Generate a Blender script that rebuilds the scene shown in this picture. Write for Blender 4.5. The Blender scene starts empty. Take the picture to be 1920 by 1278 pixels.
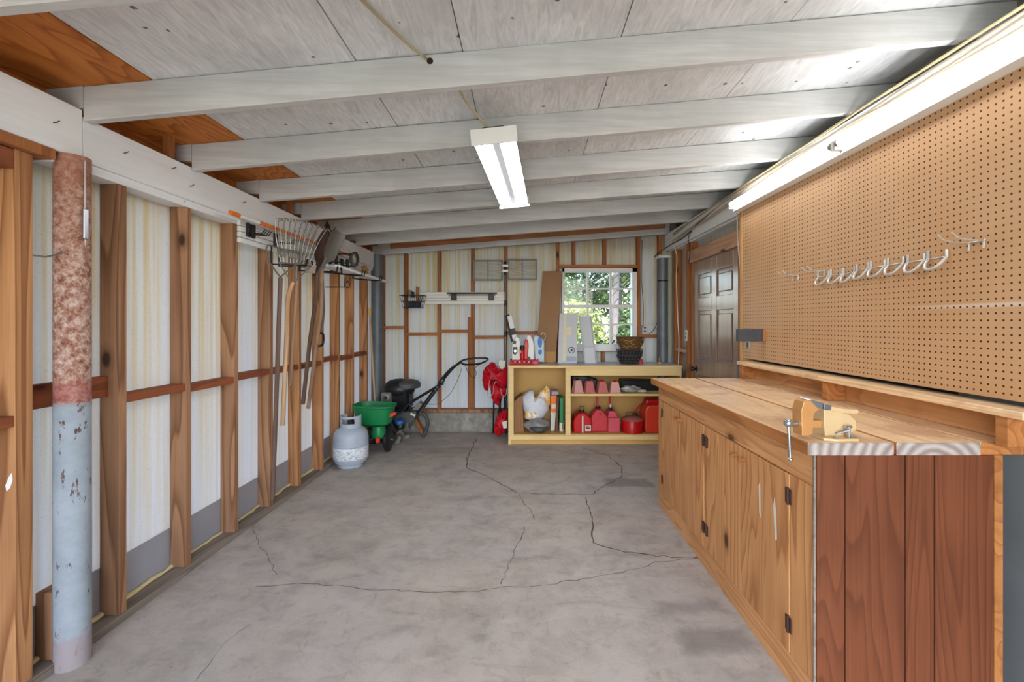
import bpy, bmesh, math, random
from mathutils import Vector, Matrix
random.seed(7)
PI = math.pi
C = bpy.context.scene.collection
SC = bpy.context.scene

# ------------------------------------------------ camera, sky, sun, fill light, exposure
F = 830.0
cam_d = bpy.data.cameras.new('camera')
cam_d.sensor_width = 36.0
cam_d.lens = F / 1920 * 36
cam_d.shift_x = -25 / 1920
cam_d.shift_y = -34 / 1920
cam_d.clip_start = 0.05
cam = bpy.data.objects.new('camera', cam_d)
C.objects.link(cam)
cam.location = (0, 0, 1.35)
cam.rotation_euler = (PI / 2, 0, 0)
SC.camera = cam

SC.view_settings.view_transform = 'Standard'
SC.view_settings.look = 'None'
SC.view_settings.gamma = 1.0
SC.view_settings.use_curve_mapping = False
SC.view_settings.exposure = 1.22

world = bpy.data.worlds.new('world')
SC.world = world
world.use_nodes = True
wn = world.node_tree.nodes
wl = world.node_tree.links
wn.clear()
wout = wn.new('ShaderNodeOutputWorld')
wbg = wn.new('ShaderNodeBackground')
wsky = wn.new('ShaderNodeTexSky')
wsky.sky_type = 'NISHITA'
wsky.sun_disc = False
wsky.sun_elevation = math.radians(52)
wsky.sun_rotation = math.radians(200)
wsky.air_density = 1.0
wsky.dust_density = 2.0
wl.new(wsky.outputs[0], wbg.inputs[0])
wbg.inputs[1].default_value = 0.55
wl.new(wbg.outputs[0], wout.inputs[0])

sun_d = bpy.data.lights.new('sun', 'SUN')
sun_d.energy = 1.3
sun_d.angle = math.radians(0.6)
sun_d.color = (1.0, 0.95, 0.86)
sun = bpy.data.objects.new('sun', sun_d)
C.objects.link(sun)
sun.rotation_euler = (math.radians(38), 0, math.radians(20))   # shines over the roof onto the garden

def area(name, loc, rot, sx, sy, power, col=(1, 1, 1)):
    d = bpy.data.lights.new(name, 'AREA')
    d.shape = 'RECTANGLE'
    d.size = sx
    d.size_y = sy
    d.energy = power
    d.color = col
    o = bpy.data.objects.new(name, d)
    C.objects.link(o)
    o.location = loc
    o.rotation_euler = rot
    return o
# added fill light behind the camera, set in the room's open end
area('behind_camera_fill', (0, -1.9, 1.1), (math.radians(82), 0, 0), 3.3, 1.9, 25, (0.90, 0.95, 1.0))

# ------------------------------------------------ helpers
def rdepth(py): return F * 1.35 / (py - 605.0)             # distance of a floor point
def P(px, py, y):                                          # point at distance y
    return Vector(((px - 985) * y / F, y, 1.35 - (py - 605) * y / F))
def Q(px, py, X):                                          # point on the side plane x = X
    y = F * X / (px - 985.0)
    return Vector((X, y, 1.35 - (py - 605) * y / F))
def ceil_slope(y):
    pts = [(0.5, .094), (1.8, .092), (2.4, .087), (3.0, .080), (3.6, .0745), (4.2, .073), (4.7, .071), (5.6, .0755)]
    if y <= pts[0][0]: return pts[0][1]
    for (a, u), (b, v) in zip(pts, pts[1:]):
        if y <= b: return u + (v - u) * (y - a) / (b - a)
    return pts[-1][1]
def zb(X, y): return 2.172 + ceil_slope(y) * (X + 1.8)      # underside of the joists
JH = 0.14

class MB:
    def __init__(s):
        s.bm = bmesh.new()
        s.smooth = False
    def hexa(s, p, bev=0):
        v = [s.bm.verts.new(q) for q in p]
        fs = [(0, 3, 2, 1), (4, 5, 6, 7), (0, 1, 5, 4), (1, 2, 6, 5), (2, 3, 7, 6), (3, 0, 4, 7)]
        f = [s.bm.faces.new([v[i] for i in t]) for t in fs]
        if bev:
            es = set(e for ff in f for e in ff.edges)
            bmesh.ops.bevel(s.bm, geom=list(es), offset=bev, segments=1, affect='EDGES', profile=.5)
        return s
    def box(s, x0, x1, y0, y1, z0, z1, bev=0, M=None):
        p = [Vector(q) for q in ((x0, y0, z0), (x1, y0, z0), (x1, y1, z0), (x0, y1, z0),
                                 (x0, y0, z1), (x1, y0, z1), (x1, y1, z1), (x0, y1, z1))]
        if M is not None: p = [M @ q for q in p]
        return s.hexa(p, bev)
    def bar(s, a, b, w, h, up=(0, 0, 1), bev=0):             # box along a-b
        a = Vector(a); b = Vector(b)
        d = (b - a).normalized(); u = Vector(up)
        r = d.cross(u)
        if r.length < 1e-4: r = d.cross(Vector((0, 1, 0)))
        r.normalize(); u = r.cross(d).normalized()
        r *= w / 2; u *= h / 2
        return s.hexa([a - r - u, a + r - u, b + r - u, b - r - u, a - r + u, a + r + u, b + r + u, b - r + u], bev)
    def tube(s, pts, r, n=8, cap=True, closed=False):
        pts = [Vector(p) for p in pts]
        s.smooth = True
        m = len(pts)
        rs = r if isinstance(r, (list, tuple)) else [r] * m
        rings = []
        nrm = None
        for i, p in enumerate(pts):
            if closed: t = pts[(i + 1) % m] - pts[i - 1]
            elif i == 0: t = pts[1] - pts[0]
            elif i == m - 1: t = pts[-1] - pts[-2]
            else: t = (pts[i + 1] - p).normalized() + (p - pts[i - 1]).normalized()
            if t.length < 1e-9: t = Vector((0, 0, 1))
            t.normalize()
            if nrm is None:
                nrm = t.cross(Vector((0.13, 0.2, 1)))
                if nrm.length < .05: nrm = t.cross(Vector((1, 0, 0)))
                nrm.normalize()
            else:
                nrm = nrm - t * nrm.dot(t)
                if nrm.length < 1e-6: nrm = t.cross(Vector((1, 0.3, 0)))
                nrm.normalize()
            bn = t.cross(nrm)
            rings.append([s.bm.verts.new(p + (nrm * math.cos(2 * PI * k / n) + bn * math.sin(2 * PI * k / n)) * rs[i]) for k in range(n)])
        rr = rings + ([rings[0]] if closed else [])
        for a, b in zip(rr, rr[1:]):
            for k in range(n):
                s.bm.faces.new((a[k], a[(k + 1) % n], b[(k + 1) % n], b[k]))
        if cap and not closed:
            s.bm.faces.new(list(reversed(rings[0]))); s.bm.faces.new(rings[-1])
        return s
    def lathe(s, prof, c=(0, 0, 0), n=24, axis='z', sx=1, sy=1, M=None, jit=0):
        s.smooth = True
        rings = []
        for (r, h) in prof:
            ring = []
            for k in range(n):
                a = 2 * PI * k / n
                rr = max(r, .0004) * (1 + (random.uniform(-jit, jit) if jit else 0))
                u, v = rr * math.cos(a) * sx, rr * math.sin(a) * sy
                q = Vector((u, v, h)) if axis == 'z' else (Vector((u, h, v)) if axis == 'y' else Vector((h, u, v)))
                q = (M @ q if M is not None else q) + Vector(c)
                ring.append(s.bm.verts.new(q))
            rings.append(ring)
        for a, b in zip(rings, rings[1:]):
            for k in range(n):
                s.bm.faces.new((a[k], a[(k + 1) % n], b[(k + 1) % n], b[k]))
        s.bm.faces.new(list(reversed(rings[0]))); s.bm.faces.new(rings[-1])
        return s
    def prism(s, poly, d, plane='xz', at=0.0, M=None, bev=0):  # polygon in a plane, extruded by d
        def v3(u, v, w):
            q = Vector((u, w, v)) if plane == 'xz' else (Vector((u, v, w)) if plane == 'xy' else Vector((w, u, v)))
            return M @ q if M is not None else q
        a = [s.bm.verts.new(v3(u, v, at)) for u, v in poly]
        b = [s.bm.verts.new(v3(u, v, at + d)) for u, v in poly]
        f = [s.bm.faces.new(a), s.bm.faces.new(list(reversed(b)))]
        n = len(poly)
        for i in range(n): f.append(s.bm.faces.new((a[i], b[i], b[(i + 1) % n], a[(i + 1) % n])))
        if bev:
            es = set(e for ff in f[:2] for e in ff.edges)
            bmesh.ops.bevel(s.bm, geom=list(es), offset=bev, segments=2, affect='EDGES', profile=.5)
        return s
    def blob(s, c, r, seg=14, ring=10, noise=0.0, M=None, seed=0):
        s.smooth = True
        rnd = random.Random(seed)
        ph = [(rnd.uniform(2, 5), rnd.uniform(2, 5), rnd.uniform(0, 6), rnd.uniform(0, 6)) for _ in range(4)]
        rings = []
        for i in range(1, ring):
            th = PI * i / ring
            rg = []
            for k in range(seg):
                a = 2 * PI * k / seg
                d = 1 + noise * sum(math.sin(p[0] * a + p[2]) * math.sin(p[1] * th + p[3]) for p in ph) / 2
                q = Vector((math.sin(th) * math.cos(a) * r[0] * d, math.sin(th) * math.sin(a) * r[1] * d, math.cos(th) * r[2] * d))
                if M is not None: q = M @ q
                rg.append(s.bm.verts.new(q + Vector(c)))
            rings.append(rg)
        qa = Vector((0, 0, r[2])); qb = Vector((0, 0, -r[2]))
        if M is not None: qa = M @ qa; qb = M @ qb
        t = s.bm.verts.new(Vector(c) + qa); b = s.bm.verts.new(Vector(c) + qb)
        for k in range(seg):
            s.bm.faces.new((t, rings[0][k], rings[0][(k + 1) % seg]))
            s.bm.faces.new((b, rings[-1][(k + 1) % seg], rings[-1][k]))
        for p, q in zip(rings, rings[1:]):
            for k in range(seg): s.bm.faces.new((p[k], q[k], q[(k + 1) % seg], p[(k + 1) % seg]))
        return s
    def build(s, name, mat, parent=None, label=None, kind=None):
        me = bpy.data.meshes.new(name)
        bmesh.ops.recalc_face_normals(s.bm, faces=s.bm.faces[:])
        s.bm.to_mesh(me); s.bm.free()
        if s.smooth:
            for p in me.polygons: p.use_smooth = True
            try: me.set_sharp_from_angle(angle=math.radians(42))
            except Exception: pass
        for m in (mat if isinstance(mat, (list, tuple)) else [mat]): me.materials.append(m)
        o = bpy.data.objects.new(name, me)
        C.objects.link(o)
        if parent is not None:
            o.parent = parent
            o.matrix_parent_inverse = Matrix.Translation(-ROOTLOC.get(parent.name, Vector((0, 0, 0))))
        if label: o['label'] = label
        if kind: o['kind'] = kind
        return o
ROOTLOC = {}
def thing(name, label, cat, loc=(0, 0, 0), group=None, kind=None):
    o = bpy.data.objects.new(name, None)
    o.empty_display_size = .05
    C.objects.link(o)
    o.location = loc
    ROOTLOC[o.name] = Vector(loc)
    o['label'] = label
    if cat: o['category'] = cat
    if group: o['group'] = group
    if kind: o['kind'] = kind
    return o
def tag(o, label, cat, group=None, kind=None):
    o['label'] = label; o['category'] = cat
    if group: o['group'] = group
    if kind: o['kind'] = kind
    return o
def copy_tree(root, off, label, group=None):
    r = root.copy(); C.objects.link(r)
    r.location = root.location + Vector(off)
    r['label'] = label
    if group: r['group'] = group
    for ch in root.children:
        c = ch.copy(); C.objects.link(c); c.parent = r
        for g in ch.children:
            d = g.copy(); C.objects.link(d); d.parent = c
    return r
def mb(): return MB()
def smoothpath(pts, k=6):
    pts = [Vector(p) for p in pts]
    out = []
    for i in range(len(pts) - 1):
        p0 = pts[max(i - 1, 0)]; p1 = pts[i]; p2 = pts[i + 1]; p3 = pts[min(i + 2, len(pts) - 1)]
        for j in range(k):
            t = j / k
            out.append(0.5 * ((2 * p1) + (p2 - p0) * t + (2 * p0 - 5 * p1 + 4 * p2 - p3) * t * t + (3 * p1 - p0 - 3 * p2 + p3) * t ** 3))
    out.append(pts[-1])
    return out

# ------------------------------------------------ materials
def srgb(r, g, b):
    f = lambda c: (c / 255 / 12.92) if c <= 10.31 else ((c / 255 + .055) / 1.055) ** 2.4
    return (f(r), f(g), f(b), 1)
class NT:
    def __init__(s, name):
        s.m = bpy.data.materials.new(name); s.m.use_nodes = True
        s.n = s.m.node_tree.nodes; s.l = s.m.node_tree.links
        s.b = s.n['Principled BSDF']
        s.out = s.n['Material Output']
    def node(s, t, **k):
        o = s.n.new(t)
        for a, v in k.items(): setattr(o, a, v)
        return o
    def put(s, sock, v):
        if isinstance(v, bpy.types.NodeSocket): s.l.new(v, sock)
        else: sock.default_value = v
    def coord(s, scale=(1, 1, 1), rnd=0.0, out='Object'):
        tc = s.node('ShaderNodeTexCoord'); mp = s.node('ShaderNodeMapping')
        s.l.new(tc.outputs[out], mp.inputs[0])
        mp.inputs['Scale'].default_value = scale
        if rnd:
            oi = s.node('ShaderNodeObjectInfo')
            v = s.node('ShaderNodeVectorMath', operation='SCALE')
            v.inputs[0].default_value = (7.1 * rnd, 5.3 * rnd, 9.7 * rnd)
            s.l.new(oi.outputs['Random'], v.inputs['Scale'])
            s.l.new(v.outputs[0], mp.inputs['Location'])
        return mp.outputs[0]
    def noise(s, vec, scale=5, detail=4, rough=.55, dist=0, out=0):
        n = s.node('ShaderNodeTexNoise')
        s.l.new(vec, n.inputs['Vector'])
        n.inputs['Scale'].default_value = scale; n.inputs['Detail'].default_value = detail
        n.inputs['Roughness'].default_value = rough; n.inputs['Distortion'].default_value = dist
        return n.outputs[out]
    def ramp(s, fac, stops, interp='LINEAR'):
        r = s.node('ShaderNodeValToRGB'); r.color_ramp.interpolation = interp
        e = r.color_ramp.elements
        while len(e) < len(stops): e.new(.5)
        for i, (p, c) in enumerate(stops):
            e[i].position = p
            e[i].color = c if len(c) == 4 else (*c, 1)
        s.put(r.inputs[0], fac)
        return r.outputs[0]
    def mix(s, fac, a, b, mode='MIX'):
        m = s.node('ShaderNodeMix', data_type='RGBA', blend_type=mode)
        s.put(m.inputs[0], fac); s.put(m.inputs[6], a); s.put(m.inputs[7], b)
        return m.outputs[2]
    def math(s, op, a, b=None, clamp=False):
        m = s.node('ShaderNodeMath', operation=op, use_clamp=clamp)
        s.put(m.inputs[0], a)
        if b is not None: s.put(m.inputs[1], b)
        return m.outputs[0]
    def bump(s, h, strength=.3, dist=.01):
        b = s.node('ShaderNodeBump')
        b.inputs['Strength'].default_value = strength; b.inputs['Distance'].default_value = dist
        s.l.new(h, b.inputs['Height']); s.l.new(b.outputs[0], s.b.inputs['Normal'])
    def fin(s, col, rough=.7, metal=0.0, spec=.3):
        s.put(s.b.inputs['Base Color'], col)
        s.put(s.b.inputs['Roughness'], rough)
        s.put(s.b.inputs['Metallic'], metal)
        s.b.inputs['Specular IOR Level'].default_value = spec
        return s.m
BW = lambda v: (v, v, v, 1)
def plain(name, c, rough=.5, metal=0.0, var=.12, spec=.4, scale=18):
    t = NT(name)
    n = t.noise(t.coord(), scale, 3)
    col = t.mix(t.math('MULTIPLY', n, var * 2), c, (c[0] * .45, c[1] * .45, c[2] * .45, 1))
    return t.fin(col, rough, metal, spec)
def wood(name, light, dark, axis='z', rings=14, stretch=.10, knots=True, rough=.65, contrast=1.0, tone=.3, grime=None):
    t = NT(name)
    sc = [1, 1, 1]; sc['xyz'.index(axis)] = stretch
    v = t.coord(tuple(sc), rnd=1.0)
    n1 = t.noise(v, 4.0, 2, .5, .3)
    bands = t.math('FRACT', t.math('MULTIPLY', n1, rings))
    g = t.ramp(bands, [(0, BW(.05)), (.55, BW(.35)), (.9, BW(1)), (1, BW(.05))])
    sc2 = [1, 1, 1]; sc2['xyz'.index(axis)] = stretch * .3
    fine = t.noise(t.coord(tuple(sc2), rnd=1.0), 140, 3, .6)
    tonev = t.noise(t.coord((1, 1, 1), rnd=2.0), 1.6, 2)
    col = t.mix(t.math('MULTIPLY', g, min(1.0, .62 * contrast)), light, dark)
    col = t.mix(t.math('MULTIPLY', t.math('SUBTRACT', fine, .35, True), .9), col, dark)
    col = t.mix(t.math('MULTIPLY', t.ramp(tonev, [(.35, BW(0)), (.7, BW(1))]), tone), col, (dark[0] * .7, dark[1] * .7, dark[2] * .7, 1))
    if knots:
        sk = [4.2, 4.2, 4.2]; sk['xyz'.index(axis)] = 2.2
        vo = t.node('ShaderNodeTexVoronoi'); vo.inputs['Scale'].default_value = 1.0
        t.l.new(t.coord(tuple(sk), rnd=1.0), vo.inputs['Vector'])
        k = t.ramp(vo.outputs['Distance'], [(.06, BW(1)), (.10, BW(.4)), (.19, BW(0))])
        col = t.mix(t.math('MULTIPLY', k, .9), col, (dark[0] * .16, dark[1] * .13, dark[2] * .12, 1))
    if grime:
        gn = t.noise(t.coord((1, 1, 1), rnd=1.0), 5, 6, .7)
        col = t.mix(t.math('MULTIPLY', t.ramp(gn, [(.5, BW(0)), (.68, BW(1))]), grime[1]), col, grime[0])
    t.bump(fine, .25, .002)
    return t.fin(col, rough, 0, .25)
def painted(name, c, axis='x', dirt=.35, rough=.6, chips=True, shade=.55, stretch=.06, dist=.4):
    t = NT(name)
    sc = [1, 1, 1]; sc['xyz'.index(axis)] = stretch
    st = t.noise(t.coord(tuple(sc), rnd=1.0), 34, 5, .65, dist)
    big = t.noise(t.coord((1, 1, 1), rnd=1.0), 2.2, 5, .6)
    d = (c[0] * shade, c[1] * shade, c[2] * shade * .97, 1)
    col = t.mix(t.math('MULTIPLY', t.ramp(st, [(.38, BW(0)), (.72, BW(1))]), dirt), c, d)
    col = t.mix(t.math('MULTIPLY', t.ramp(big, [(.4, BW(0)), (.75, BW(1))]), dirt * .9), col, d)
    if chips:
        v = t.node('ShaderNodeTexVoronoi'); v.inputs['Scale'].default_value = 8.5
        t.l.new(t.coord((1, 1, 1), rnd=1.0), v.inputs['Vector'])
        j = t.noise(t.coord((1, 1, 1)), 90, 2)
        k = t.ramp(t.math('ADD', v.outputs['Distance'], t.math('MULTIPLY', t.math('SUBTRACT', j, .5), .12)), [(.07, BW(1)), (.085, BW(0))])
        sp_ = t.noise(t.coord((1, 1, 1), rnd=1.0), 1.7, 2)
        k = t.math('MULTIPLY', k, t.ramp(sp_, [(.30, BW(0)), (.42, BW(1))]))
        col = t.mix(t.math('MULTIPLY', k, .85), col, srgb(70, 60, 52))
    t.bump(st, .3, .003)
    return t.fin(col, rough, 0, .3)
def emis(name, c, s):
    t = NT(name)
    t.b.inputs['Base Color'].default_value = c
    t.b.inputs['Emission Color'].default_value = c
    t.b.inputs['Emission Strength'].default_value = s
    return t.m

M = {}
M['stud'] = wood('stud_pine', srgb(204, 150, 102), srgb(128, 78, 44), 'z', 15, .06, True, .7, 1.35, .35)
M['stud_dark'] = wood('stud_brown_pine', srgb(184, 138, 104), srgb(112, 76, 50), 'z', 14, .06, True, .7, 1.35, .35)
M['block'] = wood('blocking_pine', srgb(160, 92, 58), srgb(98, 50, 28), 'y', 12, .1, True, .7)
M['blockx'] = wood('blocking_pine_back', srgb(190, 126, 82), srgb(132, 78, 44), 'x', 12, .1, False, .7)
M['stud_o'] = wood('stud_orange_pine', srgb(184, 120, 72), srgb(124, 70, 36), 'z', 14, .06, True, .7, 1.2, .3)
M['sill'] = wood('weathered_sill', srgb(150, 138, 126), srgb(100, 86, 76), 'y', 12, .06, False, .8)
M['joist'] = painted('whitewashed_joist', srgb(206, 205, 202), 'x', .62, .6, False, .62)
M['header'] = painted('whitewashed_header', srgb(236, 237, 238), 'y', .24, .6, True, .7)
M['ply_white'] = painted('whitewashed_plywood', srgb(228, 228, 228), 'y', .62, .7, True, .5, .16, 1.6)
M['ply_orange'] = wood('bare_fir_plywood', srgb(208, 130, 60), srgb(138, 70, 24), 'y', 16, .22, False, .6, 1.15, .2)
M['gray_steel'] = plain('grey_sheet_metal', srgb(176, 178, 188), .42, .15, .22, .5, 5)
M['foam'] = plain('yellow_expanding_foam', srgb(222, 204, 150), .9)
def m_panel():
    t = NT('aged_fibreglass_panel')
    s1 = t.noise(t.coord((12, 12, .2)), 2.0, 5, .6)
    s2 = t.noise(t.coord((26, 26, .25)), 2.0, 3, .6)
    sp = t.noise(t.coord(), 160, 2)
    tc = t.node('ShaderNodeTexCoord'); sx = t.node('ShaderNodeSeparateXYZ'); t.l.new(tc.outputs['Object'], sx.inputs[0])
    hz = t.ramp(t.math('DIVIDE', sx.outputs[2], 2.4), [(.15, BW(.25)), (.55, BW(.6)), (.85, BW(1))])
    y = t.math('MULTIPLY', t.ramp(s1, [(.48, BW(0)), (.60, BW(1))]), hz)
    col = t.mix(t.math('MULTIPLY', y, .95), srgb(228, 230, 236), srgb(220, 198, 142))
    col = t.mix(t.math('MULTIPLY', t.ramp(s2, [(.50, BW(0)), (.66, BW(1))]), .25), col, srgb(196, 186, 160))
    col = t.mix(t.math('MULTIPLY', hz, .42), col, srgb(216, 204, 178))  # beige put into the upper colour to offset the blue sky light
    col = t.mix(t.math('MULTIPLY', t.ramp(sp, [(.3, BW(1)), (.42, BW(0))]), .18), col, srgb(120, 116, 108))
    wv = t.node('ShaderNodeTexWave'); wv.inputs['Scale'].default_value = 12
    t.l.new(t.coord((1, 1, 0)), wv.inputs['Vector'])
    t.bump(wv.outputs[1], .25, .01)
    t.fin(col, .55, 0, .3)
    tr = t.node('ShaderNodeBsdfTranslucent'); t.l.new(col, tr.inputs[0])
    mx = t.node('ShaderNodeMixShader'); mx.inputs[0].default_value = .36
    t.l.new(t.b.outputs[0], mx.inputs[1]); t.l.new(tr.outputs[0], mx.inputs[2]); t.l.new(mx.outputs[0], t.out.inputs[0])
    return t.m
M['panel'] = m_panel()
def m_floor():
    t = NT('old_concrete_floor')
    v = t.coord()
    a = t.noise(v, .9, 6, .6, .6); b = t.noise(v, 4.5, 8, .68, .4); c = t.noise(v, 60, 5, .7)
    e = t.noise(t.coord((1, 2.6, 1)), 2.2, 7, .62, 1.2)
    col = t.mix(t.ramp(a, [(.35, BW(0)), (.65, BW(1))]), srgb(178, 172, 167), srgb(184, 173, 161))
    col = t.mix(t.math('MULTIPLY', t.ramp(b, [(.42, BW(0)), (.62, BW(1))]), .42), col, srgb(140, 131, 124))
    col = t.mix(t.math('MULTIPLY', t.ramp(e, [(.50, BW(0)), (.66, BW(1))]), .42), col, srgb(196, 186, 176))
    col = t.mix(t.math('MULTIPLY', t.ramp(e, [(.30, BW(1)), (.42, BW(0))]), .45), col, srgb(126, 119, 114))
    col = t.mix(t.math('MULTIPLY', t.ramp(c, [(.58, BW(0)), (.74, BW(1))]), .35), col, srgb(112, 105, 99))
    col = t.mix(t.math('MULTIPLY', t.ramp(t.noise(v, 22, 4, .7), [(.68, BW(0)), (.72, BW(1))]), .55), col, srgb(96, 90, 86))
    col = t.mix(t.math('MULTIPLY', t.ramp(t.noise(v, 11, 9, .75, .8), [(.52, BW(0)), (.62, BW(1))]), .28), col, srgb(126, 116, 108))
    # old damp marks with their own outline
    tc = t.node('ShaderNodeTexCoord')
    wob = t.node('ShaderNodeVectorMath', operation='SCALE'); t.l.new(t.noise(v, 7, 4, .6, 0, 1), wob.inputs[0]); wob.inputs['Scale'].default_value = .12
    ad = t.node('ShaderNodeVectorMath', operation='ADD'); t.l.new(tc.outputs['Object'], ad.inputs[0]); t.l.new(wob.outputs[0], ad.inputs[1])
    sx = t.node('ShaderNodeSeparateXYZ'); t.l.new(ad.outputs[0], sx.inputs[0])
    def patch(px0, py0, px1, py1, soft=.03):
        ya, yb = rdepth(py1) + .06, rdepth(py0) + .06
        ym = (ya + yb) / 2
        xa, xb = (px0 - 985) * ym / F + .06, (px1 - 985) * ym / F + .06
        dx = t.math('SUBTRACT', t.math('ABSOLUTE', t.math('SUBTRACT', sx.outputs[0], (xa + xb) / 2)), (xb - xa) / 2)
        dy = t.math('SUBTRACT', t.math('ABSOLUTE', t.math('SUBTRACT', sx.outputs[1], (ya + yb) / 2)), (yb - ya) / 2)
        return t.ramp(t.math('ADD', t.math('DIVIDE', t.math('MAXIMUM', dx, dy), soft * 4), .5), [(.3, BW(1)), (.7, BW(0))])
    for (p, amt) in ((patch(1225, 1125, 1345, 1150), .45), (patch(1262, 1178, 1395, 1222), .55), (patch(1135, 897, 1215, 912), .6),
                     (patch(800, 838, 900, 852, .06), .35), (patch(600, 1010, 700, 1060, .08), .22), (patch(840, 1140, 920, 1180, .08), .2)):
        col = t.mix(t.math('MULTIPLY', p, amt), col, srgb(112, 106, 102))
    t.bump(t.math('ADD', t.math('MULTIPLY', c, .5), b), .3, .006)
    return t.fin(col, t.ramp(b, [(.3, BW(.55)), (.7, BW(.8))]), 0, .35)
M['floor'] = m_floor()
M['crack'] = plain('crack_grit', srgb(92, 84, 76), .95)
M['concrete'] = (lambda t: (t.bump(t.noise(t.coord(), 40, 6, .7), .5, .01), t.fin(t.ramp(t.noise(t.coord(), 9, 7, .7), [(.3, srgb(118, 114, 108)), (.55, srgb(150, 146, 138)), (.72, srgb(180, 176, 168))]), .9, 0, .2))[1])(NT('rough_concrete_curb'))
M['bluegray_wall'] = plain('painted_block_wall', srgb(122, 126, 128), .8, 0, .3, .2, 4)
def m_rust():
    t = NT('rusted_painted_steel')
    v = t.coord()
    tc = t.node('ShaderNodeTexCoord'); sx = t.node('ShaderNodeSeparateXYZ'); t.l.new(tc.outputs['Object'], sx.inputs[0])
    n = t.noise(v, 42, 8, .75); n2 = t.noise(t.coord((1, 1, .35)), 30, 5, .7); n3 = t.noise(v, 6, 5, .7)
    rust = t.ramp(n, [(.32, srgb(88, 54, 42)), (.44, srgb(142, 96, 76)), (.54, srgb(178, 146, 132)), (.66, srgb(200, 184, 176))])
    rust = t.mix(t.math('MULTIPLY', t.ramp(t.math('DIVIDE', sx.outputs[2], 2.2), [(.72, BW(0)), (.93, BW(1))]), .75), rust, srgb(150, 96, 74))
    blue = t.mix(t.ramp(n2, [(.60, BW(0)), (.64, BW(1))]), t.ramp(n3, [(.3, srgb(138, 148, 156)), (.7, srgb(164, 172, 180))]), srgb(92, 70, 66))
    edge = t.math('ADD', sx.outputs[2], t.math('MULTIPLY', t.math('SUBTRACT', n3, .5), .04))
    f = t.ramp(t.math('SUBTRACT', edge, 1.035 - .5), [(.495, BW(0)), (.505, BW(1))])
    low = t.ramp(t.math('ADD', edge, t.math('MULTIPLY', n, .2)), [(.2, BW(1)), (.24, BW(0))])
    col = t.mix(f, blue, rust)
    band = t.ramp(t.math('ABSOLUTE', t.math('SUBTRACT', edge, 1.075)), [(.02, BW(1)), (.06, BW(0))])
    col = t.mix(t.math('MULTIPLY', band, .6), col, srgb(150, 74, 70))
    col = t.mix(t.math('MULTIPLY', low, .75), col, srgb(158, 140, 140))
    t.bump(n, .4, .005)
    return t.fin(col, .65, 0, .3)
M['rust'] = m_rust()
M['post'] = plain('galvanised_post', srgb(128, 136, 144), .5, .35, .5, .4, 6)
def m_peg():
    t = NT('perforated_hardboard')
    tc = t.node('ShaderNodeTexCoord'); sx = t.node('ShaderNodeSeparateXYZ'); t.l.new(tc.outputs['Object'], sx.inputs[0])
    fy = t.math('SUBTRACT', t.math('FRACT', t.math('DIVIDE', sx.outputs[1], .0254)), .5)
    fz = t.math('SUBTRACT', t.math('FRACT', t.math('DIVIDE', sx.outputs[2], .0254)), .5)
    d = t.math('SQRT', t.math('ADD', t.math('POWER', fy, 2.0), t.math('POWER', fz, 2.0)))
    h = t.ramp(d, [(.135, BW(1)), (.17, BW(0))])
    n = t.noise(t.coord(), 1.3, 5, .6); n2 = t.noise(t.coord(), 120, 3)
    col = t.mix(t.ramp(n, [(.35, BW(0)), (.7, BW(1))]), srgb(200, 160, 120), srgb(190, 146, 102))
    col = t.mix(t.math('MULTIPLY', n2, .15), col, srgb(140, 96, 60))
    # pale tape mark along one row near the doorway end
    zz = t.ramp(t.math('ABSOLUTE', t.math('SUBTRACT', sx.outputs[2], 1.4135)), [(.006, BW(1)), (.009, BW(0))])
    yy = t.ramp(t.math('DIVIDE', sx.outputs[1], 3), [(.5, BW(1)), (.58, BW(.7)), (.66, BW(0))])
    col = t.mix(t.math('MULTIPLY', t.math('MULTIPLY', zz, yy), .6), col, srgb(214, 204, 190))
    col = t.mix(h, col, srgb(58, 32, 18))
    t.bump(h, -.5, .004)
    return t.fin(col, .55, 0, .35)
M['peg'] = m_peg()
M['trimwood'] = wood('pale_trim_pine', srgb(206, 160, 104), srgb(150, 100, 56), 'z', 8, .05, False, .6)
M['bench_ply'] = wood('knotty_plywood', srgb(220, 164, 110), srgb(150, 92, 50), 'z', 16, .11, True, .5, 1.15, .3)
M['bench_plyy'] = wood('knotty_plywood_rail', srgb(218, 164, 112), srgb(164, 106, 62), 'y', 15, .13, True, .5, 1.0, .35)
M['bench_top'] = wood('worn_pine_plank', srgb(252, 224, 180), srgb(204, 148, 100), 'y', 12, .05, False, .36, .8, .25, (srgb(186, 140, 112), .7))
M['bench_edge'] = wood('pine_plank_edge', srgb(196, 132, 76), srgb(130, 76, 38), 'y', 12, .06, False, .6)
def m_endgrain():
    t = NT('weathered_end_grain')
    w = t.node('ShaderNodeTexWave', wave_type='RINGS', rings_direction='Y'); w.inputs['Scale'].default_value = 9
    w.inputs['Distortion'].default_value = 3.5; w.inputs['Detail'].default_value = 3
    tc = t.node('ShaderNodeTexCoord'); mp = t.node('ShaderNodeMapping'); t.l.new(tc.outputs['Object'], mp.inputs[0])
    mp.inputs['Location'].default_value = (-1.40, 0, -.82)
    t.l.new(mp.outputs[0], w.inputs['Vector'])
    col = t.mix(w.outputs[1], srgb(168, 156, 148), srgb(116, 98, 88))
    n = t.noise(t.coord(), 25, 4)
    col = t.mix(t.math('MULTIPLY', n, .3), col, srgb(206, 204, 204))
    return t.fin(col, .8, 0, .2)
M['endgrain'] = m_endgrain()
M['panelling'] = wood('dark_wall_panelling', srgb(124, 72, 46), srgb(76, 40, 24), 'z', 24, .06, False, .45, .9, .35)
M['groove'] = plain('dark_groove', srgb(52, 30, 22), .8)
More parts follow.
